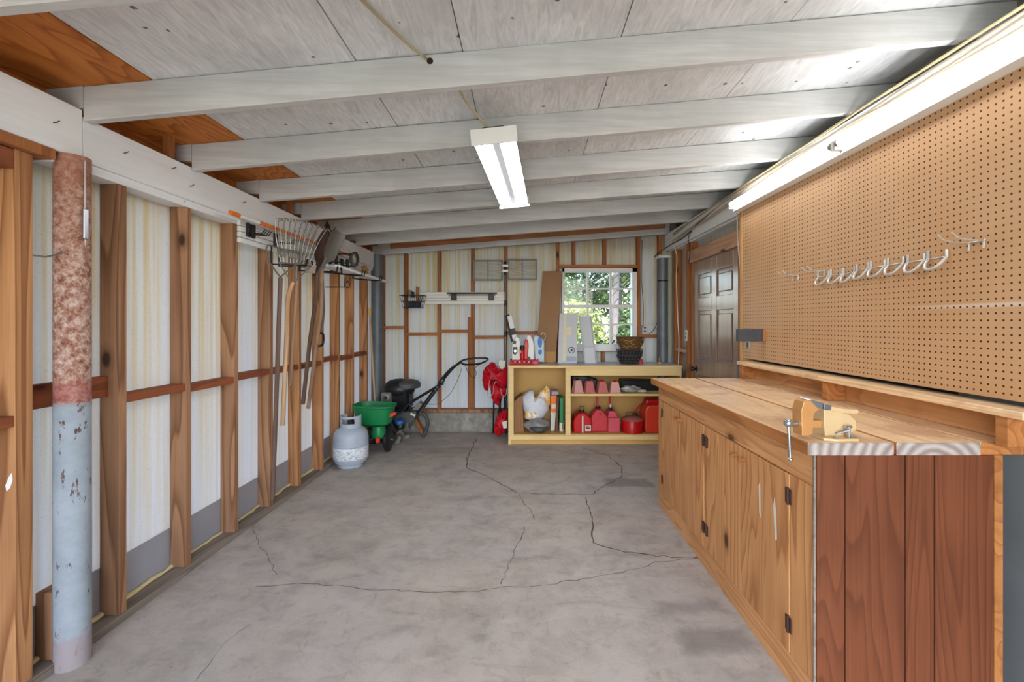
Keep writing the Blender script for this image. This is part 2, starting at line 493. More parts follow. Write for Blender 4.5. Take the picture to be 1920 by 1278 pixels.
M['yellow_wood'] = wood('yellow_painted_wood', srgb(236, 208, 150), srgb(206, 170, 108), 'x', 5, .1, False, .6, .4, .15)
M['yellow_in'] = plain('yellow_stained_hardboard', srgb(218, 174, 104), .6, 0, .25, .3, 3)
M['top_gray'] = plain('worn_grey_worktop', srgb(206, 198, 196), .3, 0, .3, .5, 6)
M['red'] = plain('red_plastic', srgb(196, 16, 22), .35, 0, .12)
M['red2'] = plain('dusty_red_plastic', srgb(204, 58, 68), .5, 0, .12)
M['pinkred'] = plain('faded_pink_red_plastic', srgb(208, 84, 96), .55, 0, .1)
M['orangered'] = plain('orange_red_plastic', srgb(216, 58, 34), .45, 0, .12)
M['pink'] = plain('faded_pink_plastic', srgb(214, 158, 152), .6)
M['pink2'] = plain('dull_rose_plastic', srgb(196, 108, 104), .6)
M['black'] = plain('black_plastic', srgb(28, 28, 30), .4)
M['blackm'] = plain('black_metal', srgb(30, 31, 34), .35, .4)
M['darkgray'] = plain('dark_grey_plastic', srgb(74, 74, 74), .5)
M['white'] = plain('white_plastic', srgb(230, 230, 228), .4, 0, .06)
M['offwhite'] = plain('off_white_plastic', srgb(214, 208, 196), .5, 0, .1)
M['whitepaint'] = painted('white_window_paint', srgb(238, 238, 240), 'z', .15, .5, False)
M['fixture'] = plain('white_enamel_fixture', srgb(232, 231, 226), .35, 0, .06)
M['tube'] = emis('lit_fluorescent_tube', (.96, .98, 1.0, 1), 10.0)
M['tube_dim'] = emis('lit_shop_light_tube', (.96, .98, 1.0, 1), 15.0)
M['reflector'] = plain('grey_white_reflector', srgb(110, 110, 112), .4, 0, .06)
M['tube_end'] = plain('aluminium_tube_cap', srgb(180, 178, 170), .35, .8)
M['cable_y'] = plain('tan_cable', srgb(176, 160, 120), .6)
M['cable_t'] = plain('dusty_beige_cable', srgb(190, 166, 140), .6)
M['cable_w'] = plain('white_cable', srgb(226, 206, 186), .5)
M['cable_k'] = plain('black_cable', srgb(46, 46, 50), .5)
M['steel'] = plain('bright_steel', srgb(190, 192, 196), .28, .9, .25)
M['dullsteel'] = plain('dull_steel', srgb(140, 136, 130), .5, .7, .35)
M['galv'] = plain('galvanised_wire', srgb(196, 192, 186), .4, .5)
M['ruststeel'] = plain('rusty_steel', srgb(86, 60, 52), .7, .4, .4)
M['ash'] = wood('grey_ash_handle', srgb(170, 138, 112), srgb(118, 88, 68), 'z', 8, .05, False, .6)
M['ash2'] = wood('pale_ash_handle', srgb(206, 170, 134), srgb(160, 120, 86), 'z', 8, .05, False, .6)
M['ash3'] = wood('dark_weathered_handle', srgb(122, 98, 84), srgb(84, 66, 58), 'z', 8, .05, False, .6)
M['orange'] = plain('orange_plastic', srgb(240, 120, 30), .35)
M['cardboard'] = wood('brown_cardboard', srgb(160, 124, 92), srgb(140, 104, 74), 'x', 3, .5, False, .8, .3, .2)
M['cardboard2'] = plain('tan_cardboard', srgb(184, 140, 86), .8)
M['paperbag'] = plain('brown_paper', srgb(164, 120, 84), .85, 0, .25, .2, 30)
M['tank'] = plain('grey_enamel_tank', srgb(172, 182, 196), .4, 0, .12, .4, 6)
M['tanklabel'] = (lambda t: t.fin(t.mix(t.ramp(t.noise(t.coord((1, 1, 3)), 30, 5, .8), [(.5, BW(0)), (.56, BW(1))]), srgb(222, 226, 232), srgb(168, 176, 186)), .5))(NT('peeling_tank_label'))
M['green'] = plain('green_plastic', srgb(24, 132, 74), .4, 0, .15)
M['brass'] = plain('tan_enamel_casting', srgb(206, 150, 92), .35, .25, .2)
M['tanpaint'] = plain('pale_tan_casting', srgb(216, 186, 140), .4, .15, .15)
M['bluecap'] = plain('blue_plastic', srgb(36, 88, 150), .4)
M['blue'] = plain('bright_blue_plastic', srgb(28, 104, 196), .4)
M['ltblue'] = plain('pale_blue_plastic', srgb(190, 208, 222), .4)
M['bagwhite'] = plain('white_woven_bag', srgb(222, 224, 232), .45, 0, .15, .4, 30)
M['yellow'] = plain('yellow_print', srgb(232, 178, 60), .5, 0, .3, .3, 40)
M['clearbag'] = plain('clear_grey_poly_bag', srgb(150, 148, 148), .3, 0, .5, .5, 30)
M['redfab'] = plain('red_nylon', srgb(196, 14, 36), .5, 0, .25, .3, 12)
M['bowlbrown'] = plain('amber_brown_fibre', srgb(122, 88, 50), .7, 0, .6, .3, 30)
M['greybox'] = plain('pale_grey_box', srgb(206, 208, 216), .6, 0, .06)
M['cream'] = plain('cream_tape', srgb(228, 218, 190), .6, 0, .05)
M['door'] = (lambda t: (t.bump(t.noise(t.coord((1, 1, .05)), 60, 3), .15, .002), t.fin(t.mix(t.noise(t.coord((1, 1, .1)), 14, 4), srgb(172, 148, 130), srgb(112, 90, 76)), .2, 0, .6))[1])(NT('glossy_brown_door'))
M['pinkwood'] = wood('pale_pink_pine', srgb(206, 168, 140), srgb(166, 116, 88), 'y', 10, .08, True, .6)
M['ivory'] = plain('ivory_plate', srgb(226, 218, 196), .4, 0, .04)
def glass():
    t = NT('window_glass')
    g = t.node('ShaderNodeBsdfGlass') if False else t.node('ShaderNodeBsdfTransparent')
    gl = t.node('ShaderNodeBsdfGlossy'); gl.inputs['Roughness'].default_value = .02
    fr = t.node('ShaderNodeFresnel'); fr.inputs[0].default_value = 1.3
    mx = t.node('ShaderNodeMixShader')
    t.l.new(fr.outputs[0], mx.inputs[0]); t.l.new(g.outputs[0], mx.inputs[1]); t.l.new(gl.outputs[0], mx.inputs[2])
    t.l.new(mx.outputs[0], t.out.inputs[0])
    return t.m
M['glass'] = glass()
def leafm(name, a, b):
    t = NT(name)
    n = t.noise(t.coord(), 9, 3)
    col = t.mix(t.ramp(n, [(.35, BW(0)), (.65, BW(1))]), a, b)
    t.fin(col, .55, 0, .3)
    tr = t.node('ShaderNodeBsdfTranslucent'); t.l.new(col, tr.inputs[0])
    mx = t.node('ShaderNodeMixShader'); mx.inputs[0].default_value = .3
    t.l.new(t.b.outputs[0], mx.inputs[1]); t.l.new(tr.outputs[0], mx.inputs[2]); t.l.new(mx.outputs[0], t.out.inputs[0])
    return t.m
M['leaf_y'] = leafm('yellow_green_leaf', srgb(204, 206, 132), srgb(96, 126, 62))
M['leaf_g'] = leafm('green_leaf', srgb(140, 166, 110), srgb(44, 76, 46))
M['leaf_d'] = leafm('dark_green_leaf', srgb(56, 78, 62), srgb(16, 32, 26))
M['bark'] = plain('pale_bark', srgb(160, 150, 146), .9, 0, .5, .1, 14)
M['bark_d'] = plain('dark_bark', srgb(92, 84, 82), .9, 0, .5, .1, 14)
M['lawn'] = plain('lawn', srgb(108, 118, 84), .95, 0, .5, .1, 8)

# ================================================ THE SETTING
# ---- floor
fl = mb().box(-2.1, 2.2, -2.0, 5.75, -.12, 0).build('floor', M['floor'])
fl['kind'] = 'structure'; fl['label'] = 'old grey concrete slab floor with long wandering cracks'
def crack(pts, w, name='crack'):
    r = random.Random(len(pts) * 7 + int(pts[0][0]))
    wp = []
    for (a, b) in pts:
        y = rdepth(b); wp.append(Vector(((a - 985) * y / F, y, 0)))
    fine = []
    for p, q in zip(wp, wp[1:]):
        n = max(2, int((q - p).length / .035))
        for i in range(n):
            fine.append(p.lerp(q, i / n) + Vector((r.uniform(-1, 1), r.uniform(-1, 1), 0)) * .009)
    fine.append(wp[-1])
    b = mb(); vs = []
    for i, p in enumerate(fine):
        t = (fine[min(i + 1, len(fine) - 1)] - fine[max(i - 1, 0)]).normalized()
        nrm = Vector((-t.y, t.x, 0)); h = w * r.uniform(.45, 1.3) / 2
        vs.append((b.bm.verts.new(p + nrm * h + Vector((0, 0, .0008))), b.bm.verts.new(p - nrm * h + Vector((0, 0, .0008)))))
    for a, c in zip(vs, vs[1:]): b.bm.faces.new((a[0], a[1], c[1], c[0]))
    return b.build(name, M['crack'], fl)
crack([(894, 822), (876, 858), (876, 877), (915, 893), (967, 923), (1034, 926), (1109, 927), (1129, 913), (1165, 893), (1167, 877), (1141, 854), (1086, 838)], .009)
crack([(1097, 933), (1107, 957), (1113, 1016), (1133, 1026), (1173, 1034), (1232, 1042), (1310, 1046)], .009)
crack([(971, 927), (995, 957), (1002, 974)], .005)
crack([(985, 986), (977, 1012), (965, 1032), (951, 1067), (939, 1095)], .004)
crack([(480, 1100), (545, 1093), (646, 1099), (702, 1105), (836, 1109), (896, 1109), (943, 1101), (999, 1099), (1054, 1091), (1129, 1079), (1192, 1067), (1232, 1054), (1310, 1045)], .004)
crack([(472, 985), (480, 1008), (520, 1077)], .003)
crack([(365, 1278), (410, 1215), (470, 1170)], .0025)

# ---- left wall: framed wall of studs over fibreglass sheet
XI, XP = -1.82, -1.91
wl_root = mb().box(-1.99, -1.95, -2.0, 5.75, 1.95, 2.5).box(-1.96, -1.915, -2.0, 5.75, -.1, .04).build('wall_left', M['ply_orange'])
wl_root['kind'] = 'structure'; wl_root['label'] = 'left wall of pine studs over streaked off-white fibreglass sheet'
sy = [-.6, -.22, .16, .53, .90, 1.27, 1.637, 2.022, 2.413, 2.808, 3.194, 3.597, 3.996, 4.353, 4.706, 5.12]
ys = [-2.0] + sy + [5.6]
for i, (a, b) in enumerate(zip(ys, ys[1:])):
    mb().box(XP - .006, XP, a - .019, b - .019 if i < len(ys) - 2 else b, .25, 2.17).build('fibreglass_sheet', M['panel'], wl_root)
    mb().box(XP - .004, XP + .001, a - .019, b - .019 if i < len(ys) - 2 else b, .0, .25).build('metal_flashing', M['gray_steel'], wl_root)
    # foam bead squeezed out along the sill
    pts = [(XP + .012, a + .02 + k * (b - a - .06) / 8, .045 + random.uniform(-.004, .006)) for k in range(9)]
    if b > 1 and i < len(ys) - 2:
        mb().tube(pts, [random.uniform(.006, .013) for _ in pts], 6).build('foam_bead', M['foam'], wl_root)
for y in sy:
    big = abs(y - 1.637) < .01
    if big: mb().prism([(XI - .03, 1.10 - .35), (XI - .018, 1.11 - .35), (XI - .008, 1.14 - .35), (XI - .012, 1.165 - .35), (XI - .022, 1.15 - .35), (XI - .034, 1.12 - .35)], .001, 'xz', 1.5780).build('paint_spot', M['white'], wl_root)
    mb().box(XP + .001, XI, y - .038 - (.02 if big else 0), y, .038, 1.972, bev=.002).build('stud', M['stud'] if y < 2 or y > 3.3 else M['stud_dark'], wl_root)
mb().box(XP + .001, XI + .004, -2, 5.45, 0, .038, bev=.002).build('sill_plate', M['sill'], wl_root)
mb().box(XP - .02, XI + .004, 1.70, 5.5, 1.972, 2.01, bev=.002).build('top_plate', M['header'], wl_root)
mb().box(XP - .02, XI + .03, -2.0, 1.69, 1.972, 2.01, bev=.002).build('top_plate', M['header'], wl_root, label='bare orange top plate') .data.materials[0] = M['stud_o']
for a, b in zip(sy[7:], sy[8:]):
    dz = random.uniform(-.012, .012)
    mb().box(XP + .004, XI - .002, a + .001, b - .039, .985 + dz, 1.023 + dz, bev=.0015).build('blocking', M['block'], wl_root)
mb().box(XP + .002, XP + .042, 1.64, 1.983, 1.02, 1.112, bev=.0015).build('blocking', M['block'], wl_root)
mb().box(XP + .004, XI - .002, 1.275, 1.578, .98, 1.018, bev=.0015).build('blocking', M['block'], wl_root)
mb().box(XP + .004, XI - .002, .6, 1.578, 1.90, 1.968, bev=.0015).build('blocking', M['block'], wl_root)
mb().box(XP + .004, XP + .07, 1.72, 1.80, .038, .30, bev=.003).build('blocking', M['stud_dark'], wl_root, label='short dark wood offcut standing on the sill behind the pipe')
# header in two lengths
mb().box(-1.80 - .04, -1.80, -2.0, 1.80, 2.012, 2.215, bev=.003).build('header_beam', M['header'], wl_root)
mb().box(-1.803 - .04, -1.803, 1.804, 5.42, 2.01, 2.19, bev=.003).build('header_beam', M['header'], wl_root)
mb().box(-1.86, -1.842, -2, 5.42, 2.01, 2.20).build('header_beam', M['header'], wl_root)
for y in (2.30, 3.47):
    mb().box(-1.86, -1.82, y - .03, y, 2.2, 2.31).build('blocking', M['stud_o'], wl_root, label='dark orange block above the header')

for (px, py) in ((100, 230), (232, 287), (322, 316), (356, 349), (455, 380), (560, 428)):
    q = Q(px, py, -1.80 if px < 160 else -1.803)
    mb().tube([q + Vector((-.002, 0, 0)), q + Vector((.012, 0, .002)), q + Vector((.018, .006, .010))], .002, 6).build('bent_nail', M['ruststeel'], wl_root)

# ---- ceiling
JY = [0.0, .60, 1.198, 1.80, 2.385, 2.99, 3.547, 4.15, 4.69]
cl = mb()
for a, b in zip([-2.0] + JY + [5.4], JY + [5.4, 5.9]):
    cl.hexa([(-2.3, a, zb(-2.3, a) + JH + .016), (2.35, a, zb(2.35, a) + JH + .016), (2.35, b, zb(2.35, b) + JH + .016), (-2.3, b, zb(-2.3, b) + JH + .016),
             (-2.3, a, zb(-2.3, a) + JH + .04), (2.35, a, zb(2.35, a) + JH + .04), (2.35, b, zb(2.35, b) + JH + .04), (-2.3, b, zb(-2.3, b) + JH + .04)])
ce = cl.build('ceiling', M['ply_orange'])
ce['kind'] = 'structure'; ce['label'] = 'sloping roof deck of plywood sheets on whitewashed joists'
XS = [-2.3, -1.52, -.69, -.255, .39, 1.08, 2.35]
for i, (xa, xb) in enumerate(zip(XS, XS[1:])):
    for a, b in zip([-2.0] + JY[1:] + [5.42], JY[1:] + [5.42]):
        a2 = a + .0005; g = .0025
        e = .002 * (i % 3)
        mb().hexa([(xa + g, a2, zb(xa, a) + JH + e), (xb - g, a2, zb(xb, a) + JH + e), (xb - g, b, zb(xb, b) + JH + e), (xa + g, b, zb(xa, b) + JH + e),
                   (xa + g, a2, zb(xa, a) + JH + .014), (xb - g, a2, zb(xb, a) + JH + .014), (xb - g, b, zb(xb, b) + JH + .014), (xa + g, b, zb(xa, b) + JH + .014)]
                  ).build('plywood_sheet', M['ply_orange'] if i == 0 else M['ply_white'], ce, label='unpainted orange plywood' if i == 0 else None)
for y in JY:
    b = mb(); x0, x1, xn = -1.98, 2.2, -1.80
    z = lambda X: zb(X, y)
    b.hexa([(xn + .001, y, z(xn)), (x1, y, z(x1)), (x1, y + .038, z(x1)), (xn + .001, y + .038, z(xn)),
            (xn + .001, y, z(xn) + JH), (x1, y, z(x1) + JH), (x1, y + .038, z(x1) + JH), (xn + .001, y + .038, z(xn) + JH)], bev=.003)
    b.hexa([(x0, y, 2.222), (xn, y, 2.222), (xn, y + .038, 2.222), (x0, y + .038, 2.222),
            (x0, y, z(x0) + JH), (xn, y, z(xn) + JH), (xn, y + .038, z(xn) + JH), (x0, y + .038, z(x0) + JH)])
    b.build('joist', M['joist'], ce)
# rim joist against the back wall with an orange ledger on its face
y = 5.40
b = mb()
b.hexa([(-1.80, y, zb(-1.8, y) + .004), (1.76, y, zb(1.76, y)), (1.76, y + .04, zb(1.76, y)), (-1.80, y + .04, zb(-1.8, y) + .004),
        (-1.80, y, zb(-1.8, y) + JH), (1.76, y, zb(1.76, y) + JH), (1.76, y + .04, zb(1.76, y) + JH), (-1.8, y + .04, zb(-1.8, y) + JH)])
b.build('rim_joist', M['joist'], ce)
b = mb()
b.hexa([(-1.64, y - .03, zb(-1.64, y) + .07), (1.70, y - .03, zb(1.7, y) + .07), (1.70, y, zb(1.7, y) + .07), (-1.64, y, zb(-1.64, y) + .07),
        (-1.64, y - .03, zb(-1.64, y) + .135), (1.70, y - .03, zb(1.7, y) + .135), (1.70, y, zb(1.7, y) + .135), (-1.64, y, zb(-1.64, y) + .135)])
b.build('ledger', M['blockx'], ce, label='bare orange ledger strip')

# ---- back wall
YS, YP = 5.50, 5.59
wb = mb()
# thin outer boarding around the window opening
wb.box(-2.1, -1.93, 5.55, 5.644, 0, 2.7).box(-2.1, 2.2, 5.645, 5.70, 0, .27).box(-2.1, 2.2, 5.645, 5.70, 2.3, 2.7)
wbk = wb.build('wall_back', M['concrete'])
wbk['kind'] = 'structure'; wbk['label'] = 'back wall of pine studs and fibreglass sheet above a concrete curb'
mb().box(-1.95, 1.9, 5.46, 5.64, 0, .24, bev=.008).build('concrete_curb', M['concrete'], wbk)
mb().box(-1.86, 1.76, YS - .02, YP, .24, .279, bev=.002).build('bottom_plate', M['sill'], wbk).data.materials[0] = M['stud_dark']
bst = [-1.802, -1.511, -1.093, -.676, -.265, .384, 1.393, 1.658]
bx = [-1.95] + [v + .019 for v in bst[:6]] + [1.42, 1.677, 1.9]
for k, (a, b) in enumerate(zip(bx, bx[1:])):
    if k == 6:
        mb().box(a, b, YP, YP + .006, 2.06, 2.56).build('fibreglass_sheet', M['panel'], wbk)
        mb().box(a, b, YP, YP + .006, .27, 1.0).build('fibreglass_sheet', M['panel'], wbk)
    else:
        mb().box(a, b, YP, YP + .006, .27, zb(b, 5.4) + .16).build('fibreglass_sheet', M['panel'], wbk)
for x in bst:
    mb().box(x, x + .038, YS, YP - .001, .279, zb(x, 5.4) + .02, bev=.002).build('stud', M['stud_o'], wbk)
mb().box(-.715, -.677, YS + .01, YP - .001, .279, 1.42, bev=.002).build('stud', M['stud_o'], wbk)
for x in (.585, .97):
    mb().box(x, x + .038, YS, YP - .001, 2.075, zb(x, 5.4) + .02, bev=.002).build('stud', M['stud_o'], wbk, label='short stud over the window')
mb().box(.95, .988, YS, YP - .001, .279, .99, bev=.002).build('stud', M['stud_o'], wbk, label='short stud under the window')
mb().box(.423, 1.392, YS, YP - .001, 2.035, 2.074, bev=.002).build('window_header', M['blockx'], wbk)
mb().box(.423, 1.392, YS, YP - .001, .991, 1.028, bev=.002).build('window_header', M['blockx'], wbk)
for (xa, xb, py) in ((-1.763, -1.512, 611), (-1.472, -1.094, 623), (-1.054, -.716, 618), (-.637, -.266, 629), (-.226, .383, 621), (1.432, 1.657, 627)):
    z = 1.35 - (py - 605) / 151
    mb().box(xa, xb, YS + .004, YP - .001, z - .04, z, bev=.002).build('blocking', M['blockx'], wbk)

# ---- window
win = mb()
x0, x1, z0, z1 = .462, 1.390, 1.03, 2.03
yf = 5.515
for (a, b, c, d) in ((x0 - .005, x0 + .025, z0, z1), (x1 - .055, x1, z0, z1), (x0, x1, z1 - .045, z1)):
    win.box(a, b, yf, yf + .11, c, d)
wn1 = win.build('window_1', M['whitepaint'])
wn1['kind'] = 'structure'; wn1['label'] = 'white twelve-pane sash window looking onto the garden'
mb().box(.385, 1.45, 5.60, 5.645, 2.02, 2.075).box(.385, .465, 5.60, 5.645, .98, 2.0195).box(1.388, 1.45, 5.60, 5.645, .98, 2.0195).build('outer_trim', M['whitepaint'], wn1)
mb().box(x0 - .01, x1 + .01, yf - .035, yf + .12, 1.00, 1.028).box(x0 + .01, x1 - .01, yf - .015, yf + .02, 1.028, 1.05).box(x0 + .02, x1 - .03, yf, yf + .03, 1.05, 1.085).build('window_sill', M['whitepaint'], wn1)
gx0, gx1 = x0 + .025, x1 - .055
gz0, gz1 = 1.085, z1 - .045
mx = [gx0, P(1102, 0, 5.54).x, P(1145, 0, 5.54).x, gx1]
mz = [gz0, P(0, 608, 5.54).z, P(0, 574, 5.54).z, P(0, 541, 5.54).z, gz1]
mb().box(gx0, gx1, yf + .025, yf + .06, mz[2] - .02, mz[2] + .02).build('meeting_rail', M['whitepaint'], wn1)
for x in mx[1:3]: mb().box(x - .013, x + .013, yf + .03, yf + .055, gz0, gz1).build('glazing_bar', M['whitepaint'], wn1)
for z in (mz[1], mz[3]): mb().box(gx0, gx1, yf + .031, yf + .054, z - .010, z + .010).build('glazing_bar', M['whitepaint'], wn1)
for a, b in zip(mx, mx[1:]):
    for c, d in zip(mz, mz[1:]):
        mb().box(a, b, yf + .040, yf + .043, c, d).build('pane', M['glass'], wn1)

# ---- right wall
wr = mb().box(2.0, 2.06, -2.0, 5.75, 0, 2.75).build('wall_right', M['concrete'])
wr['kind'] = 'structure'; wr['label'] = 'right wall with studs by the door and painted concrete behind the bench'
XR, XRP = 1.76, 1.85
mb().box(1.722, 1.80, -2.0, 3.60, 0, 1.062).build('block_wall', M['bluegray_wall'], wr)
mb().box(1.722, 1.80, -2.0, 1.76, 1.062, 1.5).build('block_wall', M['bluegray_wall'], wr)
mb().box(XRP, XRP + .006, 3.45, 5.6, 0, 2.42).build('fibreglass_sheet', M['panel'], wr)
for y in (5.22, 4.81):
    mb().box(XR, XRP - .001, y, y + .038, 0, 2.215, bev=.002).build('stud', M['stud_o'], wr)
mb().box(XR + .01, XRP - .001, 4.74, 4.808, 2.12, 2.215, bev=.002).build('stud', M['stud_o'], wr, label='short stud above the door')
mb().box(XR, XRP - .001, 4.85, 5.218, 1.02, 1.058, bev=.002).build('blocking', M['pinkwood'], wr)
mb().box(XR - .004, XR + .036, 3.50, 4.78, 2.005, 2.12, bev=.003).build('door_header', M['pinkwood'], wr)
mb().box(XR - .012, XR + .02, 3.60, 4.71, 1.985, 2.005, bev=.002).build('door_stop', M['pinkwood'], wr)
mb().box(1.72, 1.76, -2.0, 5.46, 2.225, 2.43, bev=.003).build('header_beam', M['header'], wr)
mb().box(1.761, 1.86, 3.3, 5.40, 2.216, 2.245, bev=.002).build('top_plate', M['header'], wr)
mb().box(1.70, 1.72, -2.0, 3.40, 2.20, 2.235).build('furring', M['header'], wr)

# ---- door
dr = mb()
dy0, dy1, xd = 3.675, 4.69, 1.795
dr.box(xd, xd + .03, dy0, dy1, 0, 1.99)
dor = dr.build('door_1', M['door'])
dor['kind'] = 'structure'; dor['label'] = 'glossy brown six-panel door in the right wall'
def stile(a, b, c, d): mb().box(xd - .014, xd - .0005, a, b, c, d, bev=.003).build('door_rail', M['door'], dor)
ym = (dy0 + dy1) / 2
z1r, z2r = 1.87, 1.61
for (a, b) in ((dy0, dy0 + .12), (ym - .055, ym + .055), (dy1 - .12, dy1)): stile(a, b, 0, 1.99)
for (a, b) in ((1.84, 1.99), (1.47, 1.60), (.82, .98), (0, .22)):
    stile(dy0 + .121, ym - .056, a, b); stile(ym + .056, dy1 - .121, a, b)
for (a, b) in ((1.60, 1.84), (.98, 1.47), (.22, .82)):
    for (c, d) in ((dy0 + .12, ym - .055), (ym + .055, dy1 - .12)):
        mb().box(xd - .010, xd - .0006, c + .035, d - .035, a + .035, b - .035, bev=.008).build('door_panel', M['door'], dor)
mb().box(xd - .03, xd + .03, dy0 - .03, dy0 - .001, 0, 2.0).build('door_frame', M['stud_o'], dor)
mb().box(xd - .03, xd + .03, dy1 + .001, dy1 + .03, 0, 2.0).build('door_frame', M['stud_o'], dor)
kn = Q(1299, 691, 1.74)
hd = mb().lathe([(.006, 0), (.03, .002), (.03, .006), (.012, .008), (.011, .03), (.02, .035), (.027, .045), (.024, .058), (.008, .063)],
           (xd - .0146, 4.60, kn.z), 18, 'x', M=Matrix.Scale(-1, 3, (1, 0, 0))).build('door_handle', M['black'], dor)
for z in (1.78, 1.0): mb().tube([(xd - .018, dy0 + .004, z - .04), (xd - .018, dy0 + .004, z + .04)], .006, 8).build('hinge', M['brass'], dor)

# ---- outside
gd = mb().box(-16, 18, -14, 40, -.3, -.125).build('ground', M['lawn'])
gd['kind'] = 'structure'; gd['label'] = 'garden lawn outside the window'
def leaves(b, c, r, n, size, rnd, droop=0):
    for _ in range(n):
        u = Vector((rnd.gauss(0, 1), rnd.gauss(0, 1), rnd.gauss(0, 1))).normalized() * rnd.uniform(.55, 1.0)
        p = Vector(c) + Vector((u.x * r[0], u.y * r[1], u.z * r[2]))
        d = Vector((rnd.uniform(-1, 1), rnd.uniform(-1, 1), rnd.uniform(-.9, .5))).normalized()
        s = d.cross(Vector((rnd.uniform(-1, 1), rnd.uniform(-1, 1), rnd.uniform(-1, 1)))).normalized()
        L = size * rnd.uniform(.7, 1.4); w = L * .28
        v = [b.bm.verts.new(q) for q in (p, p + d * L * .5 + s * w, p + d * L, p + d * L * .5 - s * w)]
        b.bm.faces.new(v)
def shrub(x, y, r, mat, label, n, size, seed, cz=None):
    rnd = random.Random(seed)
    t = thing('garden_shrub', label, 'shrub', (x, y, -.05), 'shrubs outside the window')
    b = mb(); leaves(b, (x, y, cz if cz is not None else r[2] * .95), r, n, size, rnd); b.build('foliage', M[mat], t)
    b = mb()
    for k in range(5):
        a = k * 1.26
        b.tube([(x, y, -.05), (x + math.cos(a) * r[0] * .3, y + math.sin(a) * r[1] * .3, r[2] * .6), (x + math.cos(a) * r[0] * .55, y + math.sin(a) * r[1] * .5, r[2] * 1.2)], [.025, .016, .006], 6)
    b.build('stems', M['bark_d'], t)
    return t
shrub(1.05, 9.0, (.75, .6, .95), 'leaf_y', 'yellow-green garden shrub seen in the lower left window panes', 2600, .10, 1)
shrub(2.35, 9.2, (.65, .6, .98), 'leaf_g', 'bright green garden shrub seen in the lower right window panes', 2600, .09, 2)
shrub(1.65, 8.2, (.55, .4, .55), 'leaf_d', 'low dark green shrub seen in the bottom middle window panes', 1800, .09, 3)
shrub(3.35, 12.0, (1.1, .9, 1.35), 'leaf_y', 'pale green garden shrub farther back at the right of the window view', 2400, .13, 4)
shrub(.75, 13.0, (1.1, .9, 1.5), 'leaf_g', 'tall green garden shrub farther back at the left of the window view', 2400, .13, 5)
def tree(x, y, h, r, mat, label, seed, trunk='bark', n=2600, size=.2, lean=.1, tr=.09):
    rnd = random.Random(seed)
    t = thing('garden_tree', label, 'tree', (x, y, -.05), 'trees outside the window')
    pts = [(x, y, -.05), (x + lean * .4, y, h * .4), (x + lean, y, h)]
    b = mb().tube(smoothpath(pts, 5), [tr * (1 - .45 * i / 10) for i in range(11)], 10)
    for k in range(5):
        a = k * 1.3 + seed
        z = h * (.55 + .08 * k)
        b.tube([(x + lean * .6, y, z), (x + math.cos(a) * r[0] * .6, y + math.sin(a) * r[1] * .6, z + r[2] * .7)], [tr * .4, tr * .12], 6)
    b.build('trunk', M[trunk], t)
    b = mb(); leaves(b, (x + lean, y, h), r, n, size, rnd); b.build('crown', M[mat], t)
    return t
tree(2.0, 10.4, 3.9, (1.5, 1.2, 1.1), 'leaf_d', 'dark-crowned garden tree with a pale trunk in the middle of the window view', 11, 'bark', 2600, .2, .05, .055)
tree(2.45, 11.2, 4.0, (1.3, 1.2, 1.0), 'leaf_d', 'garden tree with a grey trunk right of the pale trunk in the window view', 12, 'bark_d', 2200, .2, -.1, .06)
tree(.4, 14.5, 4.2, (2.0, 1.5, 1.7), 'leaf_g', 'broad green tree far back at the left of the window view', 13, 'bark_d', 3000, .26)
tree(4.6, 15.5, 4.4, (2.2, 1.6, 2.0), 'leaf_y', 'pale broad tree far back at the right of the window view', 14, 'bark_d', 3000, .26)
tree(2.6, 19.0, 4.0, (2.6, 1.8, 2.6), 'leaf_g', 'broad green tree farthest back in the middle of the window view', 15, 'bark_d', 3200, .3)
# palm whose drooping fronds hang into the top panes
pt = thing('palm_tree', 'palm with drooping dark fronds hanging into the top window panes', 'palm tree', (1.75, 8.9, -.05))
mb().tube([(1.75, 8.9, -.05), (1.80, 8.9, 1.2), (1.85, 8.9, 2.75)], [.075, .065, .06], 12).build('trunk', M['bark'], pt)
for k in range(16):
    a = k * 2 * PI / 16 + .2
    L = random.uniform(.95, 1.25)
    top = Vector((1.85, 8.9, 2.72))
    sp = [top + Vector((math.cos(a) * L * u, math.sin(a) * L * u, .42 * u - .95 * u * u * (1 + .3 * (k % 3)))) for u in [i / 14 for i in range(15)]]
    b = mb()
    for i, (p, q) in enumerate(zip(sp, sp[1:])):
        d = (q - p).normalized(); sd = d.cross(Vector((0, 0, 1))).normalized()
        w = .30 * math.sin(PI * min(1, (i + 2) / 16)) + .03
        for s in (-1, 1):
            e = p + sd * s * w + d * .10 - Vector((0, 0, w * .55))
            b.bm.faces.new([b.bm.verts.new(v) for v in (p, p + d * .035, e, e - d * .012)])
    b.build('frond', M['leaf_d'], pt)

# ================================================ LARGE THINGS
# rusted steel column on the left
col = thing('steel_column', 'round steel column, rusted brown above and chipped blue-grey below, at the left wall', 'column', (-1.80, 1.76, 0))
mb().lathe([(.056, 0), (.0555, .1), (.055, 1.0), (.055, 2.008)], (-1.80, 1.76, 0), 40).build('shaft', M['rust'], col)
mb().tube([(-1.750, 1.76, 1.62), (-1.741, 1.75, 1.74), (-1.741, 1.75, 1.99)], .003, 6).build('wire', M['galv'], col)
mb().tube([(-1.825, 1.64, 1.60), (-1.80, 1.66, 1.597), (-1.79, 1.69, 1.61), (-1.785, 1.705, 1.625)], .0035, 6).build('bent_nail', M['dullsteel'], col)
mb().box(-1.744, -1.734, 1.74, 1.76, 1.68, 1.80, bev=.003).build('turnbuckle', M['steel'], col)
c2 = mb().lathe([(.068, 0), (.068, 2.17)], (-1.785, 5.33, 0), 28).build('corner_column', M['post'])
